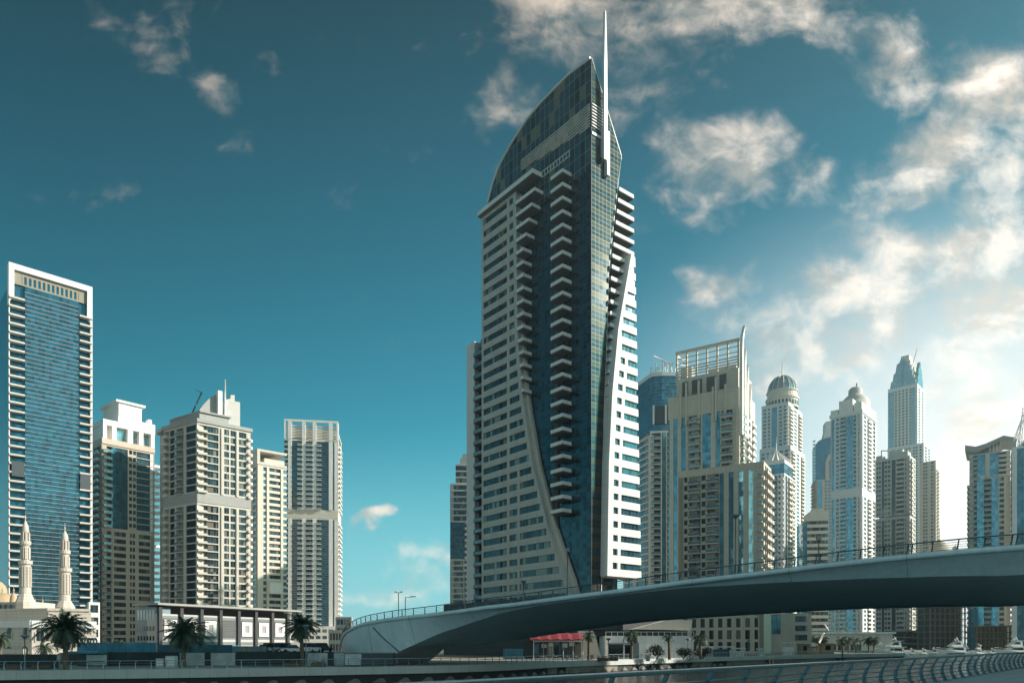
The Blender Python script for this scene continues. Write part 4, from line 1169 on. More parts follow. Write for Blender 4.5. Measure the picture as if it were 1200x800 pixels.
def build_sail_glass_tower():
    a = R(-12); Y = 740; p0 = (px(955.5, Y), float(Y)); W = solve_len(p0, a, 982); D = 20
    zt = pz(523, Y)
    B = Building('pink_trim_tower', 'slender blue glass tower edged in pink stone, half hidden behind the small domed tower', 'skyscraper', *p0, a, W_PINK)
    F, L = front(W, D), left(W, D)
    zl = pz(562, Y)
    B.facade(F, W, 0, zl, 3.5, [('p', 2), ('g', 5), ('p', 2), ('w', 7, 2), ('p', 2), ('w', 5)], win=WIN_B, glass=G_BLUE)
    B.facade(L, D, 0, zl, 3.5, [('p', 1), ('B', 6), ('p', 1)], win=WIN_B)
    B.block(W, D, 0, zl)
    k = 8; pts = [(0.4, zl), (W, zl), (W, pz(498, Y))] + []
    arc = [(W * .42 - W * .42 * math.sin(i / k * math.pi / 2) + .4 , pz(514, Y) - (pz(514, Y) - zt) * (1 - math.cos(i / k * math.pi / 2))) for i in range(k + 1)]
    pts = [(0.4, zl + .003), (W, zl + .003), (W, pz(510, Y))] + arc
    mb = MB(); mb.prism(F, pts, -D + 2, -1.0); mb.build('glass_sail', G_TEAL, B.root)
    mb = MB(); mb.prism(F, [(W * .45, zl), (W * .62, zl), (W * .62, pz(540, Y)), (W, pz(536, Y)), (W, pz(531, Y)), (W * .58, pz(533, Y)), (W * .45, pz(541, Y))], -1, -.2); mb.build('stone_frame', W_PINK, B.root)
    mb = MB(); mb.prism(F, [(W * .38, pz(514, Y)), (W, pz(514, Y)), (W, pz(492, Y)), (W * .48, pz(494, Y)), (W * .48, pz(503, Y))], -D + 4, -2); mb.build('crown_block', W_PALE, B.root)
    for i in range(12): B.balcony(F, -2.0, -3, zl + 3 + i * 3.3, 2.3, 2.6, .9, (W_PALE, RAILGLASS), True)
    B.finish(W_GREY)

def build_small_dome_tower():
    a = R(-42); Y = 560; near = (px(1010, Y), float(Y)); W = -solve_len(near, a, 973.5); D = solve_len(near, a + math.pi / 2, 1026.5)
    p0 = back_corner(near, a, W); zt = pz(474, Y)
    B = Building('white_domed_tower', 'white tower with blue glass strips, a small shallow dome and a thin pole on top', 'skyscraper', *p0, a, W_PALE)
    F, Rt = front(W, D), right(W, D); zm = pz(575, Y)
    cols = [('p', 1), ('g', 4), ('P', 2), ('w', 4), ('p', 1.5), ('b', 8), ('p', .5), ('g', 8), ('p', .5), ('b', 4), ('P', 2), ('w', 3), ('P', 2)]
    colr = [('P', 2), ('w', 4), ('p', 2), ('B', 6), ('p', 2), ('w', 3), ('P', 2)]
    for z0, z1 in ((0, zm - 3), (zm + 3, zt - 6)):
        B.facade(F, W, z0, z1, 3.4, cols, win=WIN_B, glass=G_BLUE, bal=(W_PALE, G_PALEB))
        B.facade(Rt, D, z0, z1, 3.4, colr, win=WIN, glass=G_BLUE, bal=(W_WHITE, RAILGLASS))
    B.block(W, D, 0, zt)
    B.wall.box(F, 0, W, -2, .25, zm - 2.997, zm + 2.997); B.wall.box(Rt, .0, D, -2, .25, zm - 2.99, zm + 2.99)
    mb = MB(); mb.box(F, -.8, W + .8, -D, .8, zt - 5.997, zt - 3.5); mb.box(F, 0, W * .25, -D, .3, zt - 3.5, zt); mb.box(F, W * .28, W * .72, -D * .8, .6, zt - 3.5, zt + 6); mb.box(F, W * .76, W, -D, .3, zt - 3.5, zt + 2.5)
    mb.build('parapet', W_WHITE, B.root)
    cx, cy = W * .56, D * .5; r = 10.8
    mb = MB(); mb.lathe(cx, cy, [(r, zt - 3), (r, zt + 7)] + [(r * .98 * c, zt + 7 + s) for c, s in ((1, 0), (.95, 2.2), (.8, 4.6), (.56, 6.8), (.5, 7.4), (.48, 11.5), (.32, 13.2), (0, 13.8))], 24); mb.build('dome', W_MID, B.root)
    mb = MB(); mb.tube([(cx + 1, cy, zt + 20), (cx + 1, cy, pz(438, Y))], .6, 6, 0, .4); mb.build('pole', METAL_D, B.root)
    B.finish(W_GREY)

def build_pointed_tower():
    a = R(-42); Y = 860; near = (px(1075, Y), float(Y)); W = -solve_len(near, a, 1040.5); D = solve_len(near, a + math.pi / 2, 1084)
    p0 = back_corner(near, a, W); zt = pz(449, Y)
    B = Building('pointed_tower', 'tallest tower on the right with a stepped pointed blue glass crown', 'skyscraper', *p0, a, W_PALE)
    F, Rt = front(W, D), right(W, D); zm = pz(520, Y)
    B.facade(F, W, zm, zt, 3.6, [('g', 9), ('p', 1), ('w', 3), ('P', 2), ('w', 3), ('P', 2), ('w', 3), ('P', 2), ('w', 3), ('P', 2), ('w', 2), ('g', 9)], win=WIN_D, glass=G_PALEB, cap=4)
    B.facade(Rt, D, zm, zt, 3.6, [('p', 2), ('w', 4), ('p', 3), ('w', 4), ('p', 3)], win=WIN, cap=4)
    F2 = Face(0, -1.5, 0); R2 = Face(W + 7, -1.5, R(90))
    B.facade(F2, W + 7, 0, zm, 3.6, [('p', 3), ('w', 5, 2), ('P', 2), ('w', 6, 2), ('P', 2), ('w', 6, 2), ('p', 2), ('w', 5, 2), ('p', 2), ('w', 3), ('p', 1)], win=WIN_D, cap=3)
    B.facade(R2, D, 0, zm, 3.6, [('p', 2), ('w', 4), ('p', 2), ('w', 4), ('p', 2)], win=WIN, cap=3)
    B.block(W, D, 0, zt); B.core.box(F2, 2, W + 5, -D, -2, 0, zm - .3)
    # crown: three stepped glass leaves on each side
    cr = MB()
    pz_ = lambda r: pz(r, Y)
    z = [zt + .003, pz_(444), pz_(437), pz_(437), pz_(428), pz_(428), pz_(420), pz_(420), pz_(412)]
    m = W * .5
    lf = [(W * .06, zt), (W * .10, pz_(441)), (W * .16, pz_(440)), (W * .19, pz_(432)), (W * .25, pz_(431)), (W * .30, pz_(421)), (W * .38, pz_(420)), (W * .47, pz_(413)), (W * .50, pz_(418))]
    rt = [(W * (1 - u / W) + .0, zz) for u, zz in lf]
    poly = lf[:-1] + [(m, pz_(419))] + [(W - u, zz) for u, zz in reversed(lf[:-1])]
    poly = list(reversed(poly))
    cr.prism(F, poly, -4, -1)
    cr.prism(Rt, [(u * D / W, zz - 6) for u, zz in poly], -4, -1)
    o = cr.build('crown', G_PALEB, B.root)
    mb = MB(); mb.box(F, W * .46, W * .54, -.997, .6, zt, pz_(420)); mb.build('crown_rib', G_BLUE, B.root)
    mb = MB()
    for i in range(6):
        f = i / 6; mb.box(F, W * (.12 + .055 * i), W * (.92 - .05 * i), -D * (.9 - .06 * i), -4.003 - i * .7, zt + i * 6.5, zt + (i + 1) * 6.5)
    mb.build('crown_core', W_CREAM, B.root)
    mb = MB(); q = F.at(W * .78, -8, pz_(424)); mb.tube([q, (q[0] + 5, q[1], pz_(405))], .55, 5, 0, .25); mb.build('roof_davit', TAN_M, B.root)
    B.finish(W_GREY)

def build_grey_bay_tower():
    a = R(-42); Y = 500; near = (px(1066, Y), float(Y)); W = -solve_len(near, a, 1026); D = solve_len(near, a + math.pi / 2, 1073)
    p0 = back_corner(near, a, W); zt = pz(533, Y)
    B = Building('grey_bay_tower', 'grey apartment tower of close-set windows in front of the pointed tower', 'skyscraper', *p0, a, W_MID)
    F, Rt = front(W, D), right(W, D); zm = pz(602, Y)
    cols = [('p', 1), ('w', 6, 2), ('p', 1), ('g', 3), ('w', 8, 2), ('P', 1.5), ('g', 5), ('P', 1), ('B', 9), ('p', 1), ('w', 5, 2), ('p', 1)]
    colr = [('p', 1), ('B', 5), ('p', 2), ('w', 5, 2), ('p', 1)]
    for z0, z1 in ((0, zm - 1), (zm, zt)):
        B.facade(F, W, z0, z1, 3.2, cols, win=WIN_D, glass=G_DARK, bal=(W_MID, RAILGLASS), cap=1.6)
        B.facade(Rt, D, z0, z1, 3.2, colr, win=WIN_D, bal=(W_CREAM, RAILGLASS), cap=1.6)
    B.block(W, D, 0, zt)
    mb = MB(); mb.box(F, W * .55, W * .95, -8, .3, zt, zt + 3.2); mb.box(F, 0, W * .2, -8, -1, zt, zt + 3); mb.box(F, W * .3, W * .7, -D + 3, -9, zt, zt + 7); mb.build('roof_block', W_MID, B.root)
    p = F.at(W * .14, -3, zt + 7); mb = MB(); mb.tube([p, F.at(W * .34, -3, zt + 6)], .3, 4); mb.tube([F.at(W * .14, -3, zt), p], .3, 4); mb.build('roof_davit', METAL_D, B.root)
    B.finish(W_MID)

def build_thin_beige_tower():
    a = R(-44); Y = 720; near = (px(1096.5, Y), float(Y)); W = -solve_len(near, a, 1078); D = solve_len(near, a + math.pi / 2, 1100)
    p0 = back_corner(near, a, W); zt = pz(539, Y)
    B = Building('plain_beige_tower', 'thin sunlit beige tower peeping out right of the grey and pointed towers', 'skyscraper', *p0, a, W_SAND)
    F, Rt = front(W, D), right(W, D)
    B.facade(F, W, 0, zt, 3.5, [('p', 3), ('w', 5, 2), ('p', 3), ('w', 3), ('p', 2)], win=WIN_D)
    B.facade(Rt, D, 0, zt - 8, 3.5, [('p', 2), ('w', 5, 2), ('p', 2), ('B', 4), ('p', 2)], win=WIN_D)
    B.block(W, D, 0, zt)
    B.finish(W_SAND)

def build_wing_roof_tower():
    a = R(-34); Y = 440; p0 = (px(1136, Y), float(Y)); W = solve_len(p0, a, 1184); D = 24; zt = pz(533, Y)
    B = Building('flying_roof_tower', 'pale tower with two blue glass strips under a roof that spreads like wings', 'skyscraper', *p0, a, W_CREAM)
    F, L, Rt = front(W, D), left(W, D), right(W, D)
    zm = pz(562, Y)
    B.facade(F, W, zm, zt, 3.2, [('b', 10), ('g', 10), ('P', 5), ('g', 11), ('B', 13), ('p', 1)], win=WIN, glass=G_BLUE, bal=(W_CREAM, RAILGLASS), cap=.6)
    B.facade(F, W, 0, zm, 3.2, [('b', 10), ('g', 9), ('b', 10), ('g', 9), ('p', 1), ('w', 6), ('P', 2), ('p', 6)], win=WIN, glass=G_BLUE, bal=(W_CREAM, RAILGLASS), cap=.6)
    B.facade(L, D, 0, zm, 3.2, [('B', 6), ('p', 1), ('B', 6), ('p', 1)], win=WIN_D)
    B.facade(Rt, D, 0, zm, 3.2, [('p', 1), ('B', 6), ('p', 3), ('B', 6), ('p', 1)], win=WIN_D, bal=(W_WHITE, RAILGLASS))
    B.block(W, D, 0, zt)
    mb = MB(); mb.box(Rt, 0, D, -2, -.01, zm, zt); mb.box(L, 0, D, -2, -.01, zm, zt); mb.build('side_wall', W_CREAM, B.root)
    z = zt
    mb = MB()
    mb.prism(F, [(-2.2, z + 2.5), (W * .18, z + .6), (W * .45, z + 2.8), (W * .85, z + 6.5), (W + 3.0, z + 5.0), (W + 3.0, z + 6.3), (W * .84, z + 8.6), (W * .4, z + 5.2), (W * .16, z + 4.2), (-2.2, z + 5.8)], -D - 2, 2.2)
    mb.build('wing_roof', W_GREY, B.root)
    for k in range(4):
        mb = MB(); mb.box(F, W * .5 + k * 1.7, W * .5 + k * 1.7 + .5, -6, 1, z, z + 4 + k * .7); mb.build('roof_prop', W_CREAM, B.root)
    B.finish(W_GREY)

def build_edge_glass_tower():
    a = R(-33); Y = 400; p0 = (px(1186, Y), float(Y)); W = solve_len(p0, a, 1236); D = 24; zt = pz(524, Y)
    B = Building('cranked_glass_tower', 'unfinished dark glass tower with white bands and a crane boom, at the right edge', 'skyscraper', *p0, a, W_PALE)
    F, L = front(W, D), left(W, D)
    B.facade(F, W, 0, zt, 3.6, [('P', .6), ('g', 9), ('p', .6), ('f', 22, .5), ('p', 1)], glass=G_TEAL)
    B.facade(L, D, 0, zt, 3.6, [('f', 10, .5), ('p', .6)], glass=G_TEAL)
    B.block(W, D, 0, zt)
    mb = MB(); mb.prism(F, [(3.5, zt), (W, zt), (W, zt + 16), (W * .5, zt + 9)], -D + 3, -2); mb.build('glass_roof', G_TEAL, B.root)
    mb = MB(); mb.tube([F.at(3.5, -1.8, zt), F.at(W * .5, -1.8, zt + 9), F.at(W, -1.8, zt + 16)], .4, 5); mb.build('roof_trim', METAL_W, B.root)
    B.finish(W_GREY)
    t = thing('tower_crane', 'lattice crane boom slanting up from the dark glass tower at the right edge', 'crane', (px(1187, 404), 404.0, zt))
    mb = MB(); r = t.location
    crane_arm(mb, (0, 0, 0), (px(1200, 404) - r.x, 0, pz(486, 404) - zt), 1.6); mb.build('boom', METAL_W, t)
    mb = MB(); crane_arm(mb, (6, 3, 0), (8.2, 3, pz(484, 404) - zt + 4), 1.6); mb.build('mast', METAL_W, t)

def build_low_dome_house():
    Y = 520; a = R(-5); p0 = (px(1092, Y), float(Y)); W = solve_len(p0, a, 1128); D = 20; zt = pz(646, Y)
    B = Building('domed_hall', 'low hall with a shallow pointed dome and finial, seen just above the bridge rail', 'building', *p0, a, W_GREY)
    F = front(W, D)
    B.facade(F, W, 0, zt, 4, [('p', 1), ('w', 10, 4), ('p', 1)], win=WIN_D); B.block(W, D, 0, zt)
    cx, cy = W * .48, D * .5
    mb = MB(); mb.lathe(cx, cy, [(8.5, zt), (8.5, zt + 2), (7.6, zt + 2.1), (6, zt + 5), (3.2, zt + 8), (1, zt + 9.6), (0.25, zt + 10), (.2, zt + 18), (0, zt + 18.5)], 20); mb.build('dome', W_SAND, B.root)
    mb = MB(); mb.lathe(cx + 11, cy, [(3, zt), (3, zt + 1.5), (2.4, zt + 3.4), (.3, zt + 5.5), (0, zt + 7)], 12); mb.build('small_dome', W_SAND, B.root)
    B.finish(W_GREY)

def build_construction_site():
    Y = 430; a = R(-4); p0 = (px(1090, Y), float(Y)); W = solve_len(p0, a, 1134); D = 22; zt = pz(694, Y)
    B = Building('unfinished_building', 'bare concrete frame under construction wrapped in scaffolding, beyond the boats', 'building', *p0, a, W_BROWN)
    F = front(W, D)
    n = int(zt / 3.6)
    for i in range(n + 1): B.wall.box(F, 0, W, -D, 0, i * 3.6, i * 3.6 + .45)
    for k in range(8):
        u = .4 + (W - 1.4) * k / 7
        for v in (-1.2, -8, -16): B.wall.box(F, u, u + .6, v - .6, v, .003, n * 3.6)
    B.core.box(F, 3, W - 3, -D, -5, 0, n * 3.6)
    mb = MB()
    for k in range(25):
        u = W * k / 24; mb.box(F, u - .05, u + .05, 1.0, 1.1, 0, zt + 1.5)
    for i in range(int(zt / 1.8)): mb.box(F, 0, W, 1.003, 1.097, i * 1.8 + .9, i * 1.8 + 1.02)
    mb.build('scaffolding', METAL_D, B.root)
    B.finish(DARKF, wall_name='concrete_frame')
    mb = MB(); Y2 = 425
    t = thing('builders_hoist', 'blue builders hoist tower at the corner of the unfinished building', 'hoist', (px(1138, Y2), Y2, 0))
    mb.box(IDENT, -1.8, 1.8, 0, 3.5, 0, 24); mb.build('mast_cladding', BLUE_M, t)
    mb = MB(); mb.box(IDENT, -1.2, 1.2, 3.503, 4.6, 13, 16); mb.build('cabin', METAL_G, t)
    a = R(-6); p0 = (px(1144, 420), 420.0); W = solve_len(p0, a, 1186); zt = pz(733, 420)
    B = Building('podium_shell', 'half built podium floors with scaffolding at the foot of the flying roof tower', 'building', *p0, a, W_BROWN)
    F = front(W, 12)
    for i in range(5): B.wall.box(F, 0, W, -12, 0, i * 3.4, i * 3.4 + .6)
    for k in range(9): B.wall.box(F, .2 + (W - 1) * k / 8, .8 + (W - 1) * k / 8, -1.5, -.1, .003, 13.6)
    B.core.box(F, 1, W - 1, -12, -4, 0, 13.6)
    mb = MB()
    for k in range(19): mb.box(F, W * k / 18 - .05, W * k / 18 + .05, 1, 1.1, 0, 15)
    for i in range(8): mb.box(F, 0, W, 1.003, 1.097, i * 1.9 + .9, i * 1.9 + 1.02)
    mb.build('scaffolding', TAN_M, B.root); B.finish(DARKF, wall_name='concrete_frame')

def build_quay_hall():
    Y = 380; a = R(-3); p0 = (px(948, Y), float(Y)); W = solve_len(p0, a, 1049); D = 14; zt = pz(742, Y)
    B = Building('quay_hall', 'long low sand coloured hall behind the five palms', 'building', *p0, a, W_SAND2)
    F = front(W, D)
    B.wall.box(F, 0, W * .97, -D, 0, 0, zt)
    mb = MB(); mb.box(F, -1, W, -D, 1.2, zt + .003, zt + .8); mb.build('roof', W_PALE, B.root)
    for k in range(7): B.window(F, W * .12 + k * 3.2, 0, .4, 2.2, .08, 3.2, WIN_D)
    B.finish()
    Y = 460; p0 = (px(1046, Y), float(Y)); W = solve_len(p0, a, 1094); zt = pz(738, Y)
    B = Building('dark_podium', 'low dark glazed podium at the foot of the grey tower', 'building', *p0, a, W_GREY)
    F = front(W, 12); B.facade(F, W, 0, zt, 3.4, [('f', 20, .7), ('p', 1), ('f', 12, .7)], glass=WIN_D); B.block(W, 12, 0, zt); B.finish(DARKF)

for f in (build_curved_glass_tower, build_beige_hotel, build_dome_tower, build_tent_roof_tower, build_office_bands, build_sail_glass_tower,
          build_small_dome_tower, build_pointed_tower, build_grey_bay_tower, build_thin_beige_tower, build_wing_roof_tower, build_edge_glass_tower,
          build_low_dome_house, build_construction_site, build_quay_hall):
    f()

# ------------------------------------------------------------------ the air over the marina
def build_haze():
    mb = MB(); mb.plan([(-900, -300), (1500, -300), (1500, 1300), (-900, 1300)], -5.5, 330)
    m = bpy.data.materials.new('haze'); m.use_nodes = True
    g = NT(m.node_tree); g.n.clear()
    o = g.node('ShaderNodeOutputMaterial'); v = g.node('ShaderNodeVolumePrincipled')
    v.inputs['Color'].default_value = (0.80, 0.95, 0.98, 1)
    v.inputs['Density'].default_value = HAZE
    v.inputs['Anisotropy'].default_value = 0.55
    g.l.new(v.outputs[0], o.inputs['Volume'])
    h = mb.build('haze', m); h['kind'] = 'stuff'
HAZE = 0.0002
build_haze()

# ------------------------------------------------------------------ the curved bridge
def interp(tab, x):
    return lerp_tab(tab, x)
LROW = [(462, 725), (480, 723), (505, 720.3), (540, 716), (567, 712), (600, 708.5), (640, 703.3), (680, 698), (700, 696), (760, 688), (800, 682.5), (850, 676.6), (900, 670.8), (950, 664.6), (1000, 659), (1050, 653.7), (1100, 649), (1150, 644.6), (1200, 641)]
CROW = [(462, 763), (480, 754), (505, 742), (545, 729), (580, 718.5), (600, 714.3), (640, 707.5), (680, 702.5), (760, 692.8), (800, 688.6), (900, 682.6), (1000, 678), (1100, 675), (1200, 673)]
CINS = [(462, 1.2), (505, 2.0), (545, 1.8), (600, 0.9), (640, .55), (760, .5), (900, 1.2), (1000, 1.8), (1200, 2.6)]
KROW = [(460, 763), (525, 757), (580, 752), (625, 746.5), (682, 737.5), (750, 729), (800, 725), (900, 718.7), (1000, 713.4), (1100, 711), (1200, 709.5)]
BN = Vector((0.539, 0.842, 0))                 # across the deck, away from the near edge
BD = Vector((0.842, -0.539, 0))                # along the deck
stations = []
def add_station(L, C, K):
    stations.append((Vector(L), Vector(C), Vector(K)))
for (c, r, Y) in ((400.5, 757, 150), (400.2, 751, 143), (405, 741.5, 135), (413, 736.5, 130), (422, 732.5, 126.3), (437, 729, 121.5)):
    L = Vector((px(c, Y), Y, pz(r, Y)))
    C = L + Vector((0.75, 0.35, 0)); C.z = -0.02
    K = L + BN * 14; K.z = -0.02
    add_station(L, C, K)
for c in (462, 480, 505, 525, 545, 567, 580, 600, 620, 640, 680, 720, 760, 800, 850, 900, 950, 1000, 1050, 1100, 1150, 1200):
    t = (c - 600) / F0; Y = 104.6 / (1 + .64 * t)
    L = Vector((t * Y, Y, pz(interp(LROW, c), Y)))
    C = L + BN * interp(CINS, c); C.z = max(-0.02, pz(interp(CROW, c), C.y))
    K = L + BN * 14; kc = 600 + F0 * K.x / K.y; K.z = max(-0.02, pz(interp(KROW, kc), K.y))
    add_station(L, C, K)
L0, C0_, K0 = stations[-1]
for (d, dz) in ((18, .5), (45, .9), (80, .6)):
    add_station(L0 + BD * d + Vector((0, 0, dz)), C0_ + BD * d + Vector((0, 0, dz)), K0 + BD * d + Vector((0, 0, dz + .4)))
# smooth the stations along the bridge
def resample(st, n=6):
    out = []
    for i in range(len(st) - 1):
        P = [st[max(i - 1, 0)], st[i], st[i + 1], st[min(i + 2, len(st) - 1)]]
        for k in range(n):
            t = k / n; row = []
            for q in range(3):
                p0, p1, p2, p3 = (p[q] for p in P)
                row.append(0.5 * ((2 * p1) + (p2 - p0) * t + (2 * p0 - 5 * p1 + 4 * p2 - p3) * t * t + (3 * p1 - p0 - 3 * p2 + p3) * t ** 3))
            out.append(tuple(row))
    out.append(st[-1])
    return out
ST = resample(stations, 4)

def build_bridge():
    t = thing('bridge', 'wide curved concrete road bridge rising from the far bank over the canal to the right', 'bridge')
    mb = MB(); rows = []
    for L, C, K in ST:
        a = L + Vector((0, 0, -0.25))
        rows.append([a.lerp(C, k / 4) - BN * 0.0 + Vector((0, 0, 0.10 * math.sin(math.pi * k / 4))) for k in range(5)])
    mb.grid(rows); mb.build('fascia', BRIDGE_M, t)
    mb = MB(); rows = []
    for L, C, K in ST:
        F2 = L + BN * 22
        pts = [C]
        for k in range(1, 7):
            f = k / 6
            p = C.lerp(K, f); p.z = C.z + (K.z - C.z) * (f ** 0.8)
            pts.append(p)
        E = L + BN * 20.5; E.z = max(K.z, L.z - 1.2)
        pts += [K.lerp(E, .5), E, F2 + Vector((0, 0, -.3))]
        rows.append(pts)
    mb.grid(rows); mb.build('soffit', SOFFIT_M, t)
    mb = MB(); rows = []
    for L, C, K in ST:
        rows.append([L + Vector((0, 0, .1)), L + BN * .6 + Vector((0, 0, .12)), L + BN * .62 + Vector((0, 0, -.1)), L + BN * 21.5 + Vector((0, 0, -.1)), L + BN * 22 + Vector((0, 0, .2)), L + BN * 22 + Vector((0, 0, -.3))])
    mb.grid(rows, smooth=False); mb.build('deck', ASPHALT, t)
    mb = MB(); mb.tube([L for L, C, K in ST], 0.33, 10); mb.build('edge_lip', BRIDGE_M, t)
    mb = MB(); mb.tube([L + BN * 22 for L, C, K in ST[30:]], 0.33, 8); mb.build('edge_lip', BRIDGE_M, t)
    # joint on the abutment
    a = stations[5]; b = stations[6]
    p = a[0].lerp(a[1], .12); q = b[1]
    off = -BN * .10
    mb = MB(); mb.tube([p + off, p.lerp(q, .5) + off * 3.0, q + off], .10, 5); mb.build('expansion_joint', METAL_D, t)
    acc = 0.0
    for i in range(1, len(ST)):
        acc += (ST[i][0] - ST[i - 1][0]).length
        if acc > 11 and ST[i][0].x > -25:
            acc = 0; L, C, K = ST[i]; e = -BN * .05
            ring = [L + Vector((.34 * math.cos(q) * -BN.x, .34 * math.cos(q) * -BN.y, .34 * math.sin(q))) for q in (1.6, .9, .2, -.5, -1.2)]
            mb = MB(); mb.tube(ring + [C + e], .018, 4); mb.build('seam', METAL_D, t)
    # railing
    rl = link('railing', None, t)
    path = [L + BN * 0.28 + Vector((0, 0, .12)) for L, C, K in ST]
    out = -BN * .22
    mb = MB(); mb.tube([p + Vector((0, 0, 1.25)) + out for p in path], .075, 6); mb.build('top_rail', RAIL_M, rl)
    for h, o in ((.30, .0), (.52, .06), (.74, .12), (.98, .18)):
        mb = MB(); mb.tube([p + Vector((0, 0, h)) - BN * o for p in path], .022, 4); mb.build('cable', METAL_G, rl)
    d, nxt, k = 0.0, 0.3, 0
    for i in range(len(path) - 1):
        seg = (path[i + 1] - path[i]).length
        while nxt < d + seg:
            f = (nxt - d) / seg
            p = path[i].lerp(path[i + 1], f); di = (path[i + 1] - path[i]).normalized()
            def post(p):
                mb = MB()
                rows = []
                for s_ in (-1, 1):
                    for w in (-.07, .07):
                        pass
                base, top = p - Vector((0, 0, .12)), p + Vector((0, 0, 1.22)) + out + di * 0.22
                mb.tube([base, base.lerp(top, .5) + BN * .05, top], .10, 5, 0, .06)
                mb.build('post', RAIL_M, rl)
            post(p)
            if k % 4 == 0 and p.x > -10: post(p + di * .42)
            k += 1; nxt += 2.3
        d += seg
        if path[i].x > 75: break
build_bridge()

# ------------------------------------------------------------------ far quay: wall, coping, railing
def along(poly, d):
    for a, b in zip(poly, poly[1:]):
        L = math.dist(a, b)
        if d <= L:
            t = Vector((b[0] - a[0], b[1] - a[1], 0)) / L
            return Vector((a[0], a[1], 0)) + t * d, t
        d -= L
    return None
def smooth_poly(poly, n=5):
    out = []
    P = [Vector((p[0], p[1], 0)) for p in poly]
    for i in range(len(P) - 1):
        p0, p1, p2, p3 = P[max(i - 1, 0)], P[i], P[i + 1], P[min(i + 2, len(P) - 1)]
        for k in range(n):
            t = k / n
            v = 0.5 * ((2 * p1) + (p2 - p0) * t + (2 * p0 - 5 * p1 + 4 * p2 - p3) * t * t + (3 * p1 - p0 - 3 * p2 + p3) * t ** 3)
            out.append((v.x, v.y))
    out.append(tuple(poly[-1]))
    return out
QS = smooth_poly(QUAY[1:], 5)
QUAY_BR = wall_mat('dark_bracket_concrete', (0.17, 0.165, 0.145), var=.3)  # darker, mottled concrete for the brackets
def build_quay():
    t = thing('quay_wall', 'dark quay wall with a pale overhanging coping along the far bank', 'quay wall', (QS[5][0], QS[5][1], 0))
    r = t.location
    def rowset(offs):
        rows = []
        for i, p in enumerate(QS):
            a = QS[max(i - 1, 0)]; b = QS[min(i + 1, len(QS) - 1)]
            d = Vector((b[0] - a[0], b[1] - a[1], 0)).normalized(); n = Vector((d.y, -d.x, 0))
            rows.append([Vector((p[0], p[1], 0)) + n * o + Vector((0, 0, z)) - r for o, z in offs])
        return rows
    mb = MB(); rs = rowset([(-.35, .0), (-.34, .16), (.55, .16), (.55, -.95), (.05, -.98)])
    d = 0
    for i in range(len(rs) - 1):
        L = (rs[i + 1][0] - rs[i][0]).length
        for j in range(4):
            mb.quad([rs[i][j], rs[i][j + 1], rs[i + 1][j + 1], rs[i + 1][j]], [(d, j), (d, j + 1), (d + L, j + 1), (d + L, j)])
        d += L
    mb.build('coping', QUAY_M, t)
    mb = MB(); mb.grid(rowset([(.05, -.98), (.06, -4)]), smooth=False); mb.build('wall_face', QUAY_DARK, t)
    k = 0; dd = 72
    while k < 100:
        got = along(QS, dd); dd += 3.75
        if not got: break
        p, u = got
        if p.x < -90: continue
        n = Vector((u.y, -u.x, 0)); c = p - r
        mb = MB()
        def P(a, o, z): return c + u * a + n * o + Vector((0, 0, z))
        A = [P(-1.2, .06, -2.15), P(.9, .06, -2.15), P(.6, .06, -1.55), P(.0, .06, -1.5)]
        Bq = [P(-1.2, .62, -2.15), P(.9, .62, -2.15), P(.45, .25, -1.57), P(.0, .22, -1.52)]
        mb.quad([Bq[0], Bq[1], Bq[2], Bq[3]]); mb.quad([A[0], Bq[0], Bq[3], A[3]]); mb.quad([Bq[1], A[1], A[2], Bq[2]]); mb.quad([A[3], Bq[3], Bq[2], A[2]])
        mb.build('bracket', QUAY_BR, t); k += 1
    # railing
    t2 = thing('promenade_railing', 'long thin grey steel railing along the edge of the far promenade', 'railing', (QS[5][0], QS[5][1], 0))
    r2 = t2.location
    for h, rad, m in ((1.12, .05, RAIL_TOP), (.78, .022, METAL_G), (.45, .022, METAL_G)):
        mb = MB(); mb.tube([Vector((p[0], p[1], h + .16)) - r2 + Vector((0, .1 if h > 1 else 0, 0)) for p in QS], rad, 5); mb.build('rail', m, t2)
    dd, k = 70, 0; rest = MB(); pm = {}
    while True:
        got = along(QS, dd); dd += 1.8
        if not got: break
        p, u = got
        if p.x < -78: continue
        n = Vector((u.y, -u.x, 0)); c = Vector((p.x, p.y, .16)) - r2
        bend = .16 if p.x < -35 else .03
        pts = [c, c + n * (bend * .9) + Vector((0, 0, .55)), c + n * bend * .7 + Vector((0, 0, .9)), c - n * .02 + u * bend + Vector((0, 0, 1.12))]
        if k < 100:
            mb = MB(); mb.tube(pts, .06, 5); mb.build('post', METAL_G if p.x > -35 else RAIL_TOP, t2)
        else: rest.tube(pts, .06, 4)
        k += 1
    if rest.f:
        o = rest.build('post', METAL_G, t2); o['kind'] = 'stuff'
build_quay()

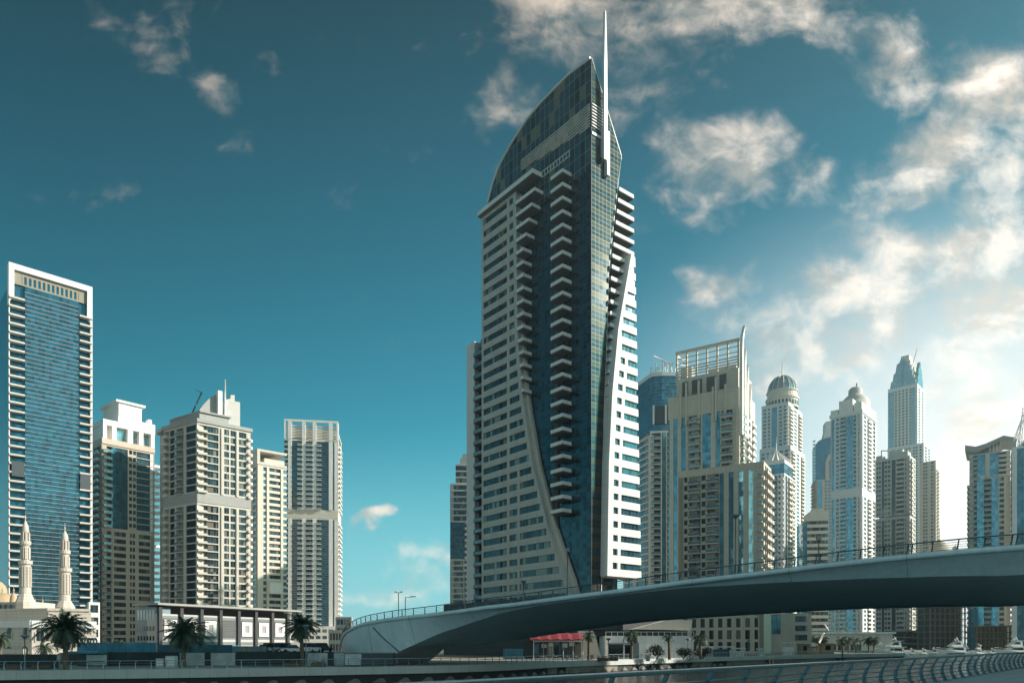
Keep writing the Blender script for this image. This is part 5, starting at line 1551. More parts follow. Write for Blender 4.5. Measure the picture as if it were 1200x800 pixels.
# ------------------------------------------------------------------ near promenade deck and its railing
def build_near_side():
    d = Vector((0.669, 0.743, 0)); n = Vector((-0.743, 0.669, 0))           # n points to the water
    o = Vector((0, 11.3, 1.65))
    mb = MB()
    a, b = o - d * 60, o + d * 420
    e, f = .35, -500
    P = [a + n * f, b + n * f, b + n * e, a + n * e]
    mb.quad([p for p in P], [(0, 0), (480, 0), (480, 500), (0, 500)])
    mb.quad([a + n * e, b + n * e, b + n * e + Vector((0, 0, -.5)), a + n * e + Vector((0, 0, -.5))])
    mb.quad([a + n * e + Vector((0, 0, -.5)), b + n * e + Vector((0, 0, -.5)), b + n * (e - .4) + Vector((0, 0, -6)), a + n * (e - .4) + Vector((0, 0, -6))])
    structure(mb.build('near_promenade', PROM_M))
    t = thing('curved_fin_railing', 'blue grey railing with curved fin posts and slender bars, nearest the viewer', 'railing', tuple(o))
    def prof(h):
        """bow of a post: outward towards the water at mid height, leaning in at the top"""
        return 0.20 * math.sin(math.pi * min(h / 1.0, 1.0) * .92 + .05) - 0.10 * (h / 1.1) ** 2
    mb = MB()
    H = [i / 10 * 1.06 for i in range(11)]
    thk = .035
    L, Rr = [], []
    for h in H:
        c = prof(h); w = .17 - .09 * (h / 1.06)
        L.append((c - w / 2, h)); Rr.append((c + w / 2, h))
    for i in range(10):
        for s in (-1, 1):
            q = [n * L[i][0] + Vector((0, 0, L[i][1])), n * Rr[i][0] + Vector((0, 0, Rr[i][1])), n * Rr[i + 1][0] + Vector((0, 0, Rr[i + 1][1])), n * L[i + 1][0] + Vector((0, 0, L[i + 1][1]))]
            q = [p + d * thk * s for p in q]
            mb.quad(q if s > 0 else list(reversed(q)))
        for E in (L, Rr):
            q0, q1 = n * E[i][0] + Vector((0, 0, E[i][1])), n * E[i + 1][0] + Vector((0, 0, E[i + 1][1]))
            mb.quad([q0 - d * thk, q0 + d * thk, q1 + d * thk, q1 - d * thk])
    # base plate and bolts of the bars
    for s_ in (-1, 1):
        q = [n * a_ + d * (s_ * .1) + Vector((0, 0, z)) for a_, z in ((-.14, 0), (.14, 0), (.14, .025), (-.14, .025))]
        mb.quad(q)
    mb.quad([n * -.14 - d * .1 + Vector((0, 0, .025)), n * .14 - d * .1 + Vector((0, 0, .025)), n * .14 + d * .1 + Vector((0, 0, .025)), n * -.14 + d * .1 + Vector((0, 0, .025))])
    bars = [.16, .33, .50, .67, .84]
    for h in bars:
        c = n * prof(h) + Vector((0, 0, h))
        for s in (-1, 1): mb.tube([c + d * (thk * s), c + d * (thk + .03) * s], .036, 6)
    me = mb.mesh('post', RAIL_M)
    for k in range(-5, 62):
        link('post', me, t, tuple(d * ((13.3 - 11.3) / .743 + 1.965 * k)))
    s0, s1 = -26.0, 122.0
    top = prof(1.06)
    mb = MB(); mb.tube([d * s + n * top + Vector((0, 0, 1.10)) for s in (s0, s1)], .052, 10); mb.build('top_rail', RAIL_TOP, t)
    for h in bars:
        mb = MB(); mb.tube([d * s + n * prof(h) + Vector((0, 0, h)) for s in (s0, s1)], .020, 6); mb.build('bar', RAIL_TOP, t)
build_near_side()

# ------------------------------------------------------------------ plants
def palm_parts(seed, R0, h, nfr=44, droop=1.0, trunk_r=.28):
    rng = random.Random(seed)
    tr = MB(); pts = []; lx, ly = rng.uniform(-.3, .3), rng.uniform(-.3, .3)
    for i in range(9):
        f = i / 8; pts.append((lx * f * f, ly * f * f, h * f))
    tr.tube(pts, trunk_r * 1.25, 9, 0, trunk_r * .85)
    for i in range(int(h / .28)):
        f = i * .28 / h; z = i * .28
        a = rng.random() * 6.28
        for k in range(5):
            th = a + k * 1.257; rr = trunk_r * (1.25 - .4 * f)
            c = Vector((lx * f * f + rr * math.cos(th), ly * f * f + rr * math.sin(th), z))
            o = Vector((math.cos(th), math.sin(th), .9)) * .13; s = Vector((-math.sin(th), math.cos(th), 0)) * .10
            tr.quad([c - s, c + s, c + o + s * .4, c + o - s * .4])
    cr = MB(); c0 = Vector((lx, ly, h - .05))
    for k in range(nfr):
        th = k * 2.39996 + rng.uniform(-.25, .25)
        e = (k + .5) / nfr
        el = math.radians(84 - 128 * e ** .95 + rng.uniform(-9, 9))
        Lf = R0 * rng.uniform(.72, 1.15) * (.82 + .25 * math.sin(math.pi * e))
        hd = Vector((math.cos(th), math.sin(th), 0)); side = Vector((-math.sin(th), math.cos(th), 0))
        if k % 9 == 4: el -= math.radians(38); Lf *= .8
        P = []; n = 9; p = c0 + hd * .12; a = el
        for i in range(n + 1):
            P.append(p.copy())
            a -= droop * (.10 + .13 * i / n) * (1.0 if e < .75 else .55)
            p = p + (hd * math.cos(a) + Vector((0, 0, math.sin(a)))) * (Lf / n)
        mi = 1 if (e > .88 and rng.random() < .7) else 0
        cr.tube(P, .035, 3, mi, .01)
        m = 24
        for i in range(2, m + 1):
            f = i / m; q = f * n * .999; j = int(q); b = P[j].lerp(P[j + 1], q - j); t = (P[j + 1] - P[j]).normalized()
            ll = Lf * .26 * (math.sin(math.pi * (.10 + .84 * f)) ** .7) * rng.uniform(.8, 1.15)
            up = side.cross(t).normalized()
            for s in (-1, 1):
                dv = (side * s * .78 + t * .62 + up * rng.uniform(-.12, .38)).normalized()
                tip = b + dv * ll + Vector((0, 0, -ll * .22))
                w = t * .075 * R0 / 3
                cr.quad([b - w, b + w, tip], None, mi)
    return tr, cr
def palm(label, x, y, z, R0, h, seed, group, nfr=44, droop=1.0):
    t = thing('palm_tree', label, 'palm tree', (x, y, z), 0, group)
    tr, cr = palm_parts(seed, R0, h, nfr, droop)
    tr.build('trunk', TRUNK_M, t); cr.build('crown', [FROND_M, FROND_D], t)
    return t
def palm_px(label, c, Y, top, r_px, seed, group, z=0.0, nfr=44, droop=1.0):
    R0 = r_px * Y / F0
    h = pz(top, Y) - z - R0 * .62
    return palm(label, px(c, Y), Y, z, R0 * 1.08, h, seed, group, nfr, droop)

def bush(label, x, y, z, rx, rz, seed, n=900, leaf=.22):
    rng = random.Random(seed); t = thing('bush', label, 'bush', (x, y, z))
    mb = MB(); lobes = [(rng.uniform(-.55, .55) * rx, rng.uniform(-.5, .5) * rx, rz * rng.uniform(.75, 1.25), rx * rng.uniform(.35, .6)) for _ in range(9)]
    for i in range(n):
        lx, ly, lz, lr = rng.choice(lobes)
        v = Vector((rng.gauss(0, 1), rng.gauss(0, 1), rng.gauss(0, 1))).normalized() * lr * rng.random() ** .35
        p = Vector((lx, ly, lz)) + Vector((v.x, v.y, v.z * .85))
        if p.z < .05: p.z = rng.uniform(.05, .5)
        a = Vector((rng.gauss(0, 1), rng.gauss(0, 1), rng.gauss(0, .7))).normalized(); b = a.cross(Vector((rng.gauss(0, 1), rng.gauss(0, 1), 1))).normalized()
        s = leaf * rng.uniform(.6, 1.3)
        mb.quad([p - a * s, p + b * s * .5, p + a * s, p - b * s * .5])
    mb.build('foliage', LEAF_M, t)
    mb = MB()
    for k in range(5):
        th = k * 1.26; mb.tube([(0, 0, 0), (rx * .3 * math.cos(th), rx * .3 * math.sin(th), rz * .8)], .07, 4, 0, .03)
    mb.build('stem', TRUNK_M, t)

GP = 'palm trees along the far bank'
palm_px('big bushy date palm in front of the mosque, largest of all palms', 77, 97, 716, 30, 3, GP, nfr=80, droop=.85)
palm_px('squat dense palm in front of the grey building with square windows', 215, 108, 724, 26, 5, GP, nfr=84, droop=.75)
palm_px('dense palm beside a lamp post, just left of the bridge abutment', 354, 112, 720, 21, 7, GP, nfr=84, droop=.75)
palm_px('palm cut by the left edge of the photo', 0, 112, 739, 13, 8, GP)
palm_px('small low palm behind the dark fence, left of the biggest palm', 53, 118, 752, 11, 9, GP, z=1.2)
palm_px('slim palm between the red café roof and the dark doorway', 690, 152, 738, 9, 11, GP, nfr=34)
palm_px('tall palm in front of the dark doors of the white pavilion', 740, 158, 735, 12, 12, GP, nfr=36)
palm_px('slim palm between the two dark bushes by the white pavilion', 784.5, 160, 740, 8, 13, GP, nfr=34)
palm_px('palm at the right end of the white pavilion', 821, 166, 739, 12, 14, GP, nfr=36)
for c, top, r, lab in ((987, 743.5, 9, 'leftmost of the five small palms on the quay by the boats'), (994, 744, 9, 'second from the left of the five small palms on the quay'),
                       (1003, 745.5, 8, 'middle one of the five small palms on the quay'), (1018, 743.5, 9, 'second from the right of the five small palms on the quay'),
                       (1024, 744, 9, 'rightmost of the five small palms on the quay')):
    palm_px(lab, c, 292 + (c % 7), top, r, int(c), 'five palms on the quay by the boats', nfr=34)
bush('large round dark bush beside the steps of the white pavilion', px(770, 160), 160, 0, 2.4, 2.0, 21)
bush('broad low bush under the lamp, right of the slim palm', px(801, 163), 163, 0, 2.2, 1.5, 22)
bush('dark bush behind the palm at the pavilion end', px(824, 172), 172, 0, 2.8, 1.6, 23)
bush('small shrub at the foot of the white slanted wall', px(692, 155), 155, 0, .9, .7, 24, 350, .16)
bush('round bush in front of the beige and teal tower', px(91, 180), 180, 2.0, 1.6, 1.2, 25, 500)
bush('brownish bush in the middle of the blue hoarding', px(139, 170), 170, 2.0, 1.5, 1.6, 26, 500)
bush('little bush at the shaded end of the grey building', px(164, 165), 165, 2.0, 1.1, 1.4, 27, 400)
for c, lab in ((964, 'leafy tree by the white derrick on the quay'), (957, 'leafy tree left of the white derrick')):
    bush(lab, px(c, 318), 318, 2, 3.2, 3.5, int(c), 700, .4)

# ------------------------------------------------------------------ mosque
def build_mosque():
    Y = 128.0; X = px(37, Y)
    t = thing('mosque', 'sand coloured mosque with two slender minarets and small domes, at the left edge', 'mosque', (X, Y, 0))
    FR = Face(0, 0, R(38)); FLc = Face(0, 0, R(38 + 180 - 62))
    # right hand wall leads away to the right, left hand wall runs to the left
    FL = Face(-34 * math.cos(R(14)), 34 * math.sin(R(14)), R(-14))
    def arch(F, u, v, z, w, h, name='window', mat=WIN_D):
        mb = MB(); pts = [(u - w / 2, z), (u + w / 2, z)] + [(u + w / 2 * math.cos(a), z + h - w * .6 + w * .62 * math.sin(a) ** .8) for a in [i / 8 * math.pi for i in range(9)]]
        mb.prism(F, pts, v, v + .06); mb.build(name, mat, t)
        mb = MB()
        for s in (-1, 1): mb.box(F, u + s * (w / 2 + .13) - .11, u + s * (w / 2 + .13) + .11, v, v + .12, z - .2, z + h * .7)
        mb.build('window_surround', STONE_L, t)
    WR = solve_len((X, Y), R(38), 113)
    z1 = pz(732.5, Y); z2 = pz(716, Y + 8)
    mb = MB()
    c38, s38 = math.cos(R(38)), math.sin(R(38))
    a = (-34 * math.cos(R(14)), 34 * math.sin(R(14)))
    foot = [(0, 0), (WR * c38, WR * s38), (WR * c38 - 20, WR * s38 + 24), (a[0], a[1] + 40), a]
    mb.plan(foot, 0, z1); mb.build('wall', STONE_L, t)
    mb = MB(); mb.box(FL, 0, 34, .003, .35, z1 - .35, z1 + .9); mb.box(FR, 0, WR, .003, .35, z1 - .35, z1 + .9); mb.build('parapet', W_PALE, t)
    up = [(-.6, 5.5), (WR * c38 * .8 - 1, WR * s38 * .8 + 4), (WR * c38 - 20, WR * s38 + 22), (a[0] + 3, a[1] + 38), (a[0] + 1, a[1] + 5)]
    mb = MB(); mb.plan(up, z1, z2); mb.plan([(x * 1.0, y - .25) for x, y in up], z2 + .003, z2 + .5); mb.build('upper_wall', STONE_L, t)
    for c in (11, 30): arch(FL, 34 + solve_len((X, Y), R(-14), c), .01, 4.4, 1.0, 1.9)
    for c in (47, 58): arch(FR, solve_len((X, Y), R(38), c), .01, 4.0, 1.1, 2.2)
    for c in (10, 29): arch(FL, 34 + solve_len((X, Y), R(-14), c), .01, .6, 1.6, 2.4)
    for k in range(5): arch(FR, WR * (.78 + .05 * k), .01, 3.0, .7, 1.6)
    for c in (97, 104): arch(FR, solve_len((X, Y), R(38), c), .01, 5.6, .6, 1.1)
    # portal block at the far left
    mb = MB(); mb.box(FL, 4, 14, .01, 1.2, 0, 4.0); mb.box(FL, 17, 33, .01, .7, 0, 2.6); mb.build('portal', STONE_L, t)
    # minarets
    def minaret(c, YY, k):
        cx, cy = px(c, YY) - X, YY - Y
        q = lambda row: pz(row, YY)
        s = YY / F0
        r = {29.7: None}
        dr = 0 if k == 0 else 1
        rows = dict(base=(727, 727), fl=(706, 711), flt=(695.5, 703.5), b1=(662, 671), b1t=(660, 668.5), b2=(639.5, 650), b2t=(637, 647.5), lan=(624, 634), tip=(609, 621), fin=(603, 613))
        g = {n: q(v[dr]) for n, v in rows.items()}
        m = MB(); m.lathe(cx, cy, [(10.5 * s, 0), (10.5 * s, g['fl']), (6.4 * s, g['flt']), (0, g['flt'] + .01)], 8, a0=R(22.5), smooth=False)
        o = m.build('minaret', STONE_L, t)
        m = MB(); w = 5.6 * s
        m.lathe(cx, cy, [(w, g['flt']), (w, g['b1']), (w * 1.30, g['b1'] + .25), (w * 1.34, g['b1t'] + .55), (w * 1.1, g['b1t'] + .55), (w * 1.1, g['b1t'])], 16, smooth=False)
        for i in range(12):
            th = i * math.pi / 6; f = Face(cx + w * math.cos(th), cy + w * math.sin(th), th + math.pi / 2)
            m.box(f, -.13, .13, 0, .14, g['flt'] + 1.3, g['b1'] - .3)
        m.lathe(cx, cy, [(w * 1.08, g['flt']), (w * 1.08, g['flt'] + 1.1), (w, g['flt'] + 1.15)], 16, smooth=False)
        m.build('shaft', STONE_L, o)
        m = MB(); w2 = 4.3 * s
        m.lathe(cx, cy, [(w2, g['b1t']), (w2, g['b2']), (w2 * 1.35, g['b2'] + .3), (w2 * 1.4, g['b2t'] + .5), (w2 * 1.1, g['b2t'] + .5), (w2 * 1.1, g['b2t'])], 16, smooth=False)
        for i in range(8):
            th = i * math.pi / 4; f = Face(cx + w2 * math.cos(th), cy + w2 * math.sin(th), th + math.pi / 2)
            m.box(f, -.2, .2, 0, .12, g['b1t'] + .8, g['b2'] - .3)
        m.build('upper_shaft', STONE_L, o)
        m = MB(); w3 = 3.2 * s
        m.lathe(cx, cy, [(w3, g['b2t']), (w3, g['lan']), (w3 * 1.25, g['lan'] + .1), (w3 * 1.25, g['lan'] + .35), (w3 * 1.02, g['lan'] + .4)], 12, smooth=False)
        for i in range(8):
            th = i * math.pi / 4; f = Face(cx + w3 * math.cos(th), cy + w3 * math.sin(th), th + math.pi / 2)
            m.box(f, -.12, .12, 0, .25, g['b2t'] + .2, g['lan'])
        m.build('lantern', STONE_L, o)
        m = MB(); zt, zf = g['lan'] + .4, g['tip']; hh = zf - zt
        m.lathe(cx, cy, [(w3 * 1.05, zt), (w3 * 1.12, zt + hh * .2), (w3 * .95, zt + hh * .45), (w3 * .5, zt + hh * .75), (w3 * .12, zf), (.09, zf + .2), (.16, zf + .5), (.05, zf + .7), (.05, g['fin']), (0, g['fin'] + .1)], 14)
        m.build('cap', STONE_L, o)
    minaret(29.7, 140, 0); minaret(76, 152, 1)
    # domes
    def dome(c, YY, r0, r1, rad_px, drum=1.0):
        cx, cy = px(c, YY) - X, YY - Y; rr = rad_px * YY / F0; zb, zt = pz(r0, YY), pz(r1, YY); h = zt - zb
        m = MB(); m.lathe(cx, cy, [(rr, zb - 2.5), (rr, zb + h * .12), (rr * 1.06, zb + h * .12), (rr * 1.06, zb + h * .2), (rr * .97, zb + h * .22), (rr * .95, zb + h * .45), (rr * .78, zb + h * .70), (rr * .45, zb + h * .90), (rr * .08, zt), (.08, zt + .2), (.2, zt + .5), (.05, zt + .8), (0, zt + 1.6)], 20)
        o = m.build('dome', STONE_D, t)
    dome(3, 150, 711, 694, 18); dome(-3, 156, 699, 680, 10); dome(16, 146, 707, 694, 4)
    for c, YY in ((41, 146), (50, 150), (60, 153)): dome(c, YY, 715, 707, 6)
    dome(59, 136, 733, 722, 10)
    for k in range(6):
        c = -4 + k * 6; YY = 143; f = Face(px(c, YY) - X, YY - Y - .01, 0)
        mb = MB(); mb.box(f, -.4, .4, 0, .08, pz(715, YY), pz(708, YY)); mb.build('drum_window', WIN_D, t)
    mb = MB(); f = Face(px(-20, 143.5) - X, 143.5 - Y, 0); mb.box(f, 0, 10.5, -6, 0, 5, pz(705, 143.5)); mb.build('drum_block', STONE_L, t)
build_mosque()

# ------------------------------------------------------------------ things on the far bank, left
def simple(name, label, cat, x, y, z, parts, rz=0.0, group=None):
    t = thing(name, label, cat, (x, y, z), rz, group)
    for pn, m, fn in parts:
        mb = MB(); fn(mb); mb.build(pn, m, t)
    return t
def bx(*a):
    """boxes given as x0,x1,y0,y1,z0,z1"""
    def f(mb):
        for (x0, x1, y0, y1, z0, z1) in a: mb.box(IDENT, x0, x1, -y1, -y0, z0, z1)
    return f

# raised yard behind the boards
mb = MB(); mb.plan([(px(80, 119), 119), (px(392, 119), 119), (px(392, 119) + 2, 166), (px(80, 166) - 6, 166)], -.005, 1.9); structure(mb.build('ground', ASPHALT))
def boards(label, c0, c1, Y, top, mat, z=0.0, posts=6, group='hoarding boards along the promenade', name='hoarding', cat='hoarding'):
    x0, x1 = px(c0, Y), px(c1, Y); w = x1 - x0; h = pz(top, Y) - z
    return simple(name, label, cat, x0, Y, z, [('panel', mat, bx(*[(w * i / posts + .02, w * (i + 1) / posts - .02, 0, .09, .06, h) for i in range(posts)])),
                                              ('frame', METAL_G, bx((0, w, .1, .18, h - .25, h - .1), (0, w, .1, .18, .2, .35)))], 0, group)
boards('dark boards in front of the mosque, cut by the left photo edge', -40, 69, 101, 766, DARKF, posts=9)
boards('dark boards between the grey kiosk and the first frosted screen', 126, 209, 113, 763.6, DARKF, posts=8)
boards('short dark boards between the two middle frosted screens', 241, 246, 113, 763.6, DARKF, posts=1)
boards('long dark boards below the parked cars', 277, 359, 113, 763, DARKF, posts=8)
boards('dark boards right of the palm and lamp near the abutment', 385, 391, 113, 763.4, DARKF, posts=1)
for c0, c1, lab in ((210.5, 239.5, 'frosted screen behind the palm in front of the grey building'), (247, 275.5, 'frosted screen with a brown blur, right of that palm'),
                    (360, 384, 'frosted screen right of the lamp post by the cars'), (392, 415, 'frosted screen just left of the abutment')):
    boards(lab, c0, c1, 113.2, 764.6, SCREEN_M, posts=4, group='frosted screens along the promenade', name='glass_screen', cat='screen')
boards('bright blue hoarding on the raised yard, behind the kiosk', 90, 183, 124, 752.4, BLUE_M, z=1.9, posts=13)
boards('dull blue hoarding on the raised yard, behind the second palm', 184, 272, 124, 755, plain_mat('faded_blue_board', (0.025, .10, .135), .5, 0, .3, .5), z=1.9, posts=16)
boards('low grey fence in front of the parked cars', 272, 312, 124, 756.5, METAL_G, z=1.9, posts=6)
x0, x1 = px(85, 112), px(125, 112); w = x1 - x0
simple('kiosk', 'small grey kiosk with a flat blue canopy right of the biggest palm', 'kiosk', x0, 112, 0, [
    ('wall', METAL_D, bx((.4, w - .1, .6, 3, 0, 1.9))), ('canopy', BLUE_M, bx((-.6, w * .80, -.8, 3.2, 1.95, 2.3))), ('shutter', SCREEN_M, bx((w * .35, w * .94, .5, .597, .15, 1.75))), ('counter', METAL_D, bx((w * .35, w * .9, .2, .497, .7, .8)))])
simple('notice_board', 'small pale notice on a stand left of the biggest palm trunk', 'notice board', px(68.5, 99), 99, 0, [('panel', SCREEN_M, bx((-.22, .22, 0, .06, 1.15, 1.9))), ('post', METAL_G, bx((-.04, .04, .06, .12, 0, 1.8)))])
for c, w_, h_, lab in ((187, 1.1, .55, 'low pale utility box on the promenade, left of the taller one'), (199.5, 1.45, .9, 'taller pale utility box on the promenade behind the railing')):
    simple('utility_box', lab, 'utility box', px(c, 104), 104, 0, [('cabinet', SCREEN_M, bx((-w_ / 2, w_ / 2, 0, .8, .1, .8 + h_))), ('plinth', W_GREY, bx((-w_ / 2 - .05, w_ / 2 + .05, -.05, .85, 0, .1))), ('door', METAL_W, bx((-w_ * .4, w_ * .4, -.02, 0, .25, .6 + h_)))], 0, 'utility boxes on the promenade')
rng = random.Random(5)
for i, (c, w_, lab) in enumerate(((15, 1.8, 'leftmost brown planter behind the promenade railing'), (46, 2.2, 'brown planter left of the biggest palm'), (342, 2.4, 'brown planter left of the lamp post near the cars'), (372, 2.0, 'brown planter right of the lamp post near the cars'),
                                  (706, 2.0, 'brown planter in front of the dark doorway'), (718, 2.2, 'reddish planter in front of the white pavilion'))):
    Y = 98 if c < 80 else (109 if c < 400 else 148)
    t = simple('planter', lab, 'planter', px(c, Y), Y, 0, [('box', SOIL_M, bx((-w_ / 2, w_ / 2, 0, .9, 0, .55)))], 0, 'planters on the promenade')
    mb = MB()
    for k in range(120):
        p = Vector((rng.uniform(-w_ / 2, w_ / 2), rng.uniform(.05, .85), .55 + rng.random() ** 2 * .45)); a = Vector((rng.gauss(0, 1), rng.gauss(0, 1), rng.gauss(0, 1))).normalized() * .12; b = a.cross(Vector((0, .3, 1))).normalized() * .07
        mb.quad([p - a, p + b, p + a, p - b])
    mb.build('leaves', LEAF_M, t)
for c, Y, w_, lab in ((432, 110, 7.4, 'dark low container against the bridge abutment'), (403, 116, 3.4, 'grey low container left of the abutment')):
    simple('container', lab, 'container', px(c, Y), Y, 0, [('body', METAL_D if c == 432 else METAL_G, bx((-w_ / 2, w_ / 2, 0, 2.2, .12, 2.0))), ('lid', METAL_G, bx((-w_ / 2 - .05, w_ / 2 + .05, -.05, 2.25, 2.0, 2.12))),
           ('end_panel', SCREEN_M, bx((-w_ / 2 + .1, -w_ / 2 + 2.6, -.04, -.003, .25, 1.9))), ('skid', METAL_D, bx((-w_ / 2 + .3, -w_ / 2 + .6, .1, 2.1, 0, .12), (w_ / 2 - .6, w_ / 2 - .3, .1, 2.1, 0, .12)))], 0, 'containers by the abutment')

# lamp posts
def lamp(label, c, Y, top, base_z, kind='cone', group='lamp posts on the promenade', arms=0, arm=1.2):
    h = pz(top, Y) - base_z
    t = thing('street_lamp', label, 'street lamp', (px(c, Y), Y, base_z), 0, group)
    mb = MB(); mb.tube([(0, 0, 0), (0, 0, h - .25)], .085 if h < 7 else .11, 8, 0, .06); mb.build('pole', METAL_G, t)
    mb = MB(); mb.lathe(0, 0, [(.2, 0), (.2, .12), (.12, .16), (.12, .5), (.085, .55)], 10); mb.build('foot', METAL_G, t)
    if kind == 'cone':
        mb = MB(); r = min(.55, h * .11)
        mb.lathe(0, 0, [(.07, h - r * 1.1), (.12, h - r * .9), (r, h - .12), (r, h), (r * .8, h + .05), (0, h + .08)], 14); mb.build('lamp_head', METAL_G, t)
    elif kind == 'arm':
        for s in ((-1, 1) if arms == 2 else (arms,)):
            mb = MB(); mb.tube([(0, 0, h - .3), (s * arm * .9, 0, h - .22)], .05, 5); mb.build('arm', METAL_G, t)
            mb = MB(); mb.box(IDENT, min(s * arm * .6, s * arm * 1.3), max(s * arm * .6, s * arm * 1.3), -.18, .18, h - .24, h - .1); mb.build('lamp_head', METAL_G, t)
    elif kind == 'box':
        mb = MB(); mb.box(IDENT, -.28, .28, -.2, .2, h - .25, h + .25); mb.build('lamp_head', METAL_G, t)
    return t
lamp('teal grey lamp post with a flared head in front of the mosque', 29, 92, 744, .16)
lamp('teal grey lamp post with a flared head beside the dense palm', 358.5, 107, 732, .16)
for c, Y, top, lab in ((42, 122, 763 - 3, 'short lamp before the mosque wall, left one of two'), (39, 122, 760, '')):
    pass
lamp('thin lamp post in front of the dark doorway of the pavilion', 713, 148, 747.5, 0, 'cone')
lamp('dark lamp post in front of the sunlit end of the white pavilion', 806, 168, 748, 0, 'cone')
lamp('pale lamp post in front of the balcony block, under the bridge', 877, 206, 749, 0, 'cone')
lamp('slim pole lamp at the end of the sand coloured hall', 1047, 300, 750, 0, 'box')
def deck_z(Y, c):
    X = px(c, Y); best = min(ST, key=lambda s: abs((Vector((X, Y, 0)) - s[0]).dot(BD)))
    return best[0].z - .1
GB = 'lamp posts on the bridge'
for c, top, kind, arms, arm, off, lab in ((467, 692, 'arm', 2, .55, 9, 'taller bridge lamp with two short arms, near the abutment'), (475, 697.5, 'arm', 1, 1.45, 12, 'bridge lamp with a long arm to the right, near the abutment'),
                                     (545, 671, 'box', 0, 0, 5, 'thin bridge lamp in front of the dark terraced tower'), (557, 698, 'box', 0, 0, 5, 'very short bridge lamp at the left foot of the tallest tower'),
                                     (613.5, 680, 'cone', 0, 0, 5, 'short bridge lamp in front of the beige slab'), (665, 644, 'box', 0, 0, 6, 'tall bridge lamp at the point of the beige slab'),
                                     (862, 603, 'cone', 0, 0, 7, 'bridge lamp with a wide flared head in front of the balcony block'), (959.5, 630, 'box', 0, 0, 7, 'bridge lamp in front of the striped office')):
    t_ = (c - 600) / F0; Y = 104.6 / (1 + .64 * t_) + off * 1.25
    lamp(lab, c, Y, top, deck_z(Y, c), kind, GB, arms, arm)

# parked cars on the raised yard
def car_mesh(body_m, suv=False):
    t = thing('parked_car', '', 'car')
    h1, h2 = (.95, 1.75) if suv else (.78, 1.42)
    side = [(-2.2, .32), (2.15, .32), (2.25, .55), (2.2, h1 - .08), (1.2, h1), (-1.5 if not suv else -2.1, h1 + .02), (-2.2, h1 - .05), (-2.28, .55)]
    cab = [(-1.75 if not suv else -2.1, h1), (1.1, h1), (.45, h2 - .03), (-.1, h2), (-1.0 if not suv else -1.8, h2 - .02)]
    mb = MB(); mb.prism(IDENT, side, -.87, .87); mb.build('body', body_m, t)
    mb = MB(); mb.prism(IDENT, cab, -.72, .72); mb.build('cabin', BLACK_M, t)
    mb = MB(); mb.prism(IDENT, [(-1.0 if not suv else -1.8, h2 - .05), (.45, h2 - .06), (.35, h2 + .02), (-.9 if not suv else -1.7, h2 + .02)], -.73, .73); mb.build('roof', body_m, t)
    for x in (-1.4, 1.4):
        for y in (-.8, .8):
            w = MB(); f = Face(x, y, 0)
            pts = [(.32 * math.cos(a), .32 + .32 * math.sin(a)) for a in [i * math.pi / 7 for i in range(14)]]
            w.prism(f, pts, -.11, .11); wh = w.build('wheel', TYRE_M, t)
    for s in (-1, 1):
        mb = MB(); mb.box(IDENT, 2.18, 2.27, s * .62 - .2, s * .62 + .2, .58, .72); mb.build('headlight', SCREEN_M, t)
        mb = MB(); mb.box(IDENT, -2.29, -2.2, s * .62 - .18, s * .62 + .18, .58, .74); mb.build('tail_light', RED_M, t)
    return t
PW, PS, PD, PR = plain_mat('white_car_paint', (.70, .70, .69), .22, 0, .04), plain_mat('silver_car_paint', (.30, .33, .34), .25, .5, .06), plain_mat('dark_car_paint', (.03, .045, .05), .2, .3, .1), plain_mat('red_car_paint', (.40, .03, .04), .25, 0, .08)
for c, Y, m, suv, rz, lab in ((313, 133, PS, 0, 62, 'silver car, leftmost in the row of parked cars'), (320.5, 134, PS, 1, 64, 'tall silver car, second from the left in the parked row'), (327.5, 133.5, PW, 0, 60, 'white car in the middle of the parked row'),
                              (334.5, 132, PS, 1, 62, 'silver off-roader in the parked row'), (344.5, 130, PW, 0, 15, 'long white car parked left of the palm trunk'), (365, 131, PW, 1, 80, 'white off-roader right of the palm by the lamp'),
                              (378, 136, PD, 1, 75, 'dark van at the right end of the parked row'), (315, 152, PR, 0, 65, 'red car in the row behind, left one'), (327, 152, PR, 0, 65, 'red car in the row behind, right one')):
    t = car_mesh(m, bool(suv)); t.location = (px(c, Y), Y, 1.9); t.rotation_euler = (0, 0, R(rz)); t['label'] = lab; t['group'] = 'parked cars'

# low buildings behind the abutment
for c0, c1, top, Y, m, lab in ((393, 412, 722.5, 300, W_GREY, 'low grey building with upright openings behind the bridge abutment'), (385, 401, 738, 240, W_CREAM, 'small cream house left of the abutment')):
    B = Building('low_building', lab, 'building', px(c0, Y), Y, 0, m)
    W = px(c1, Y) - px(c0, Y); B.facade(Face(0, 0, 0), W, 0, pz(top, Y), 3.6, [('p', 1), ('w', 10, 4), ('p', 1)], win=WIN_D); B.block(W, 8, 0, pz(top, Y)); B.finish(W_GREY)

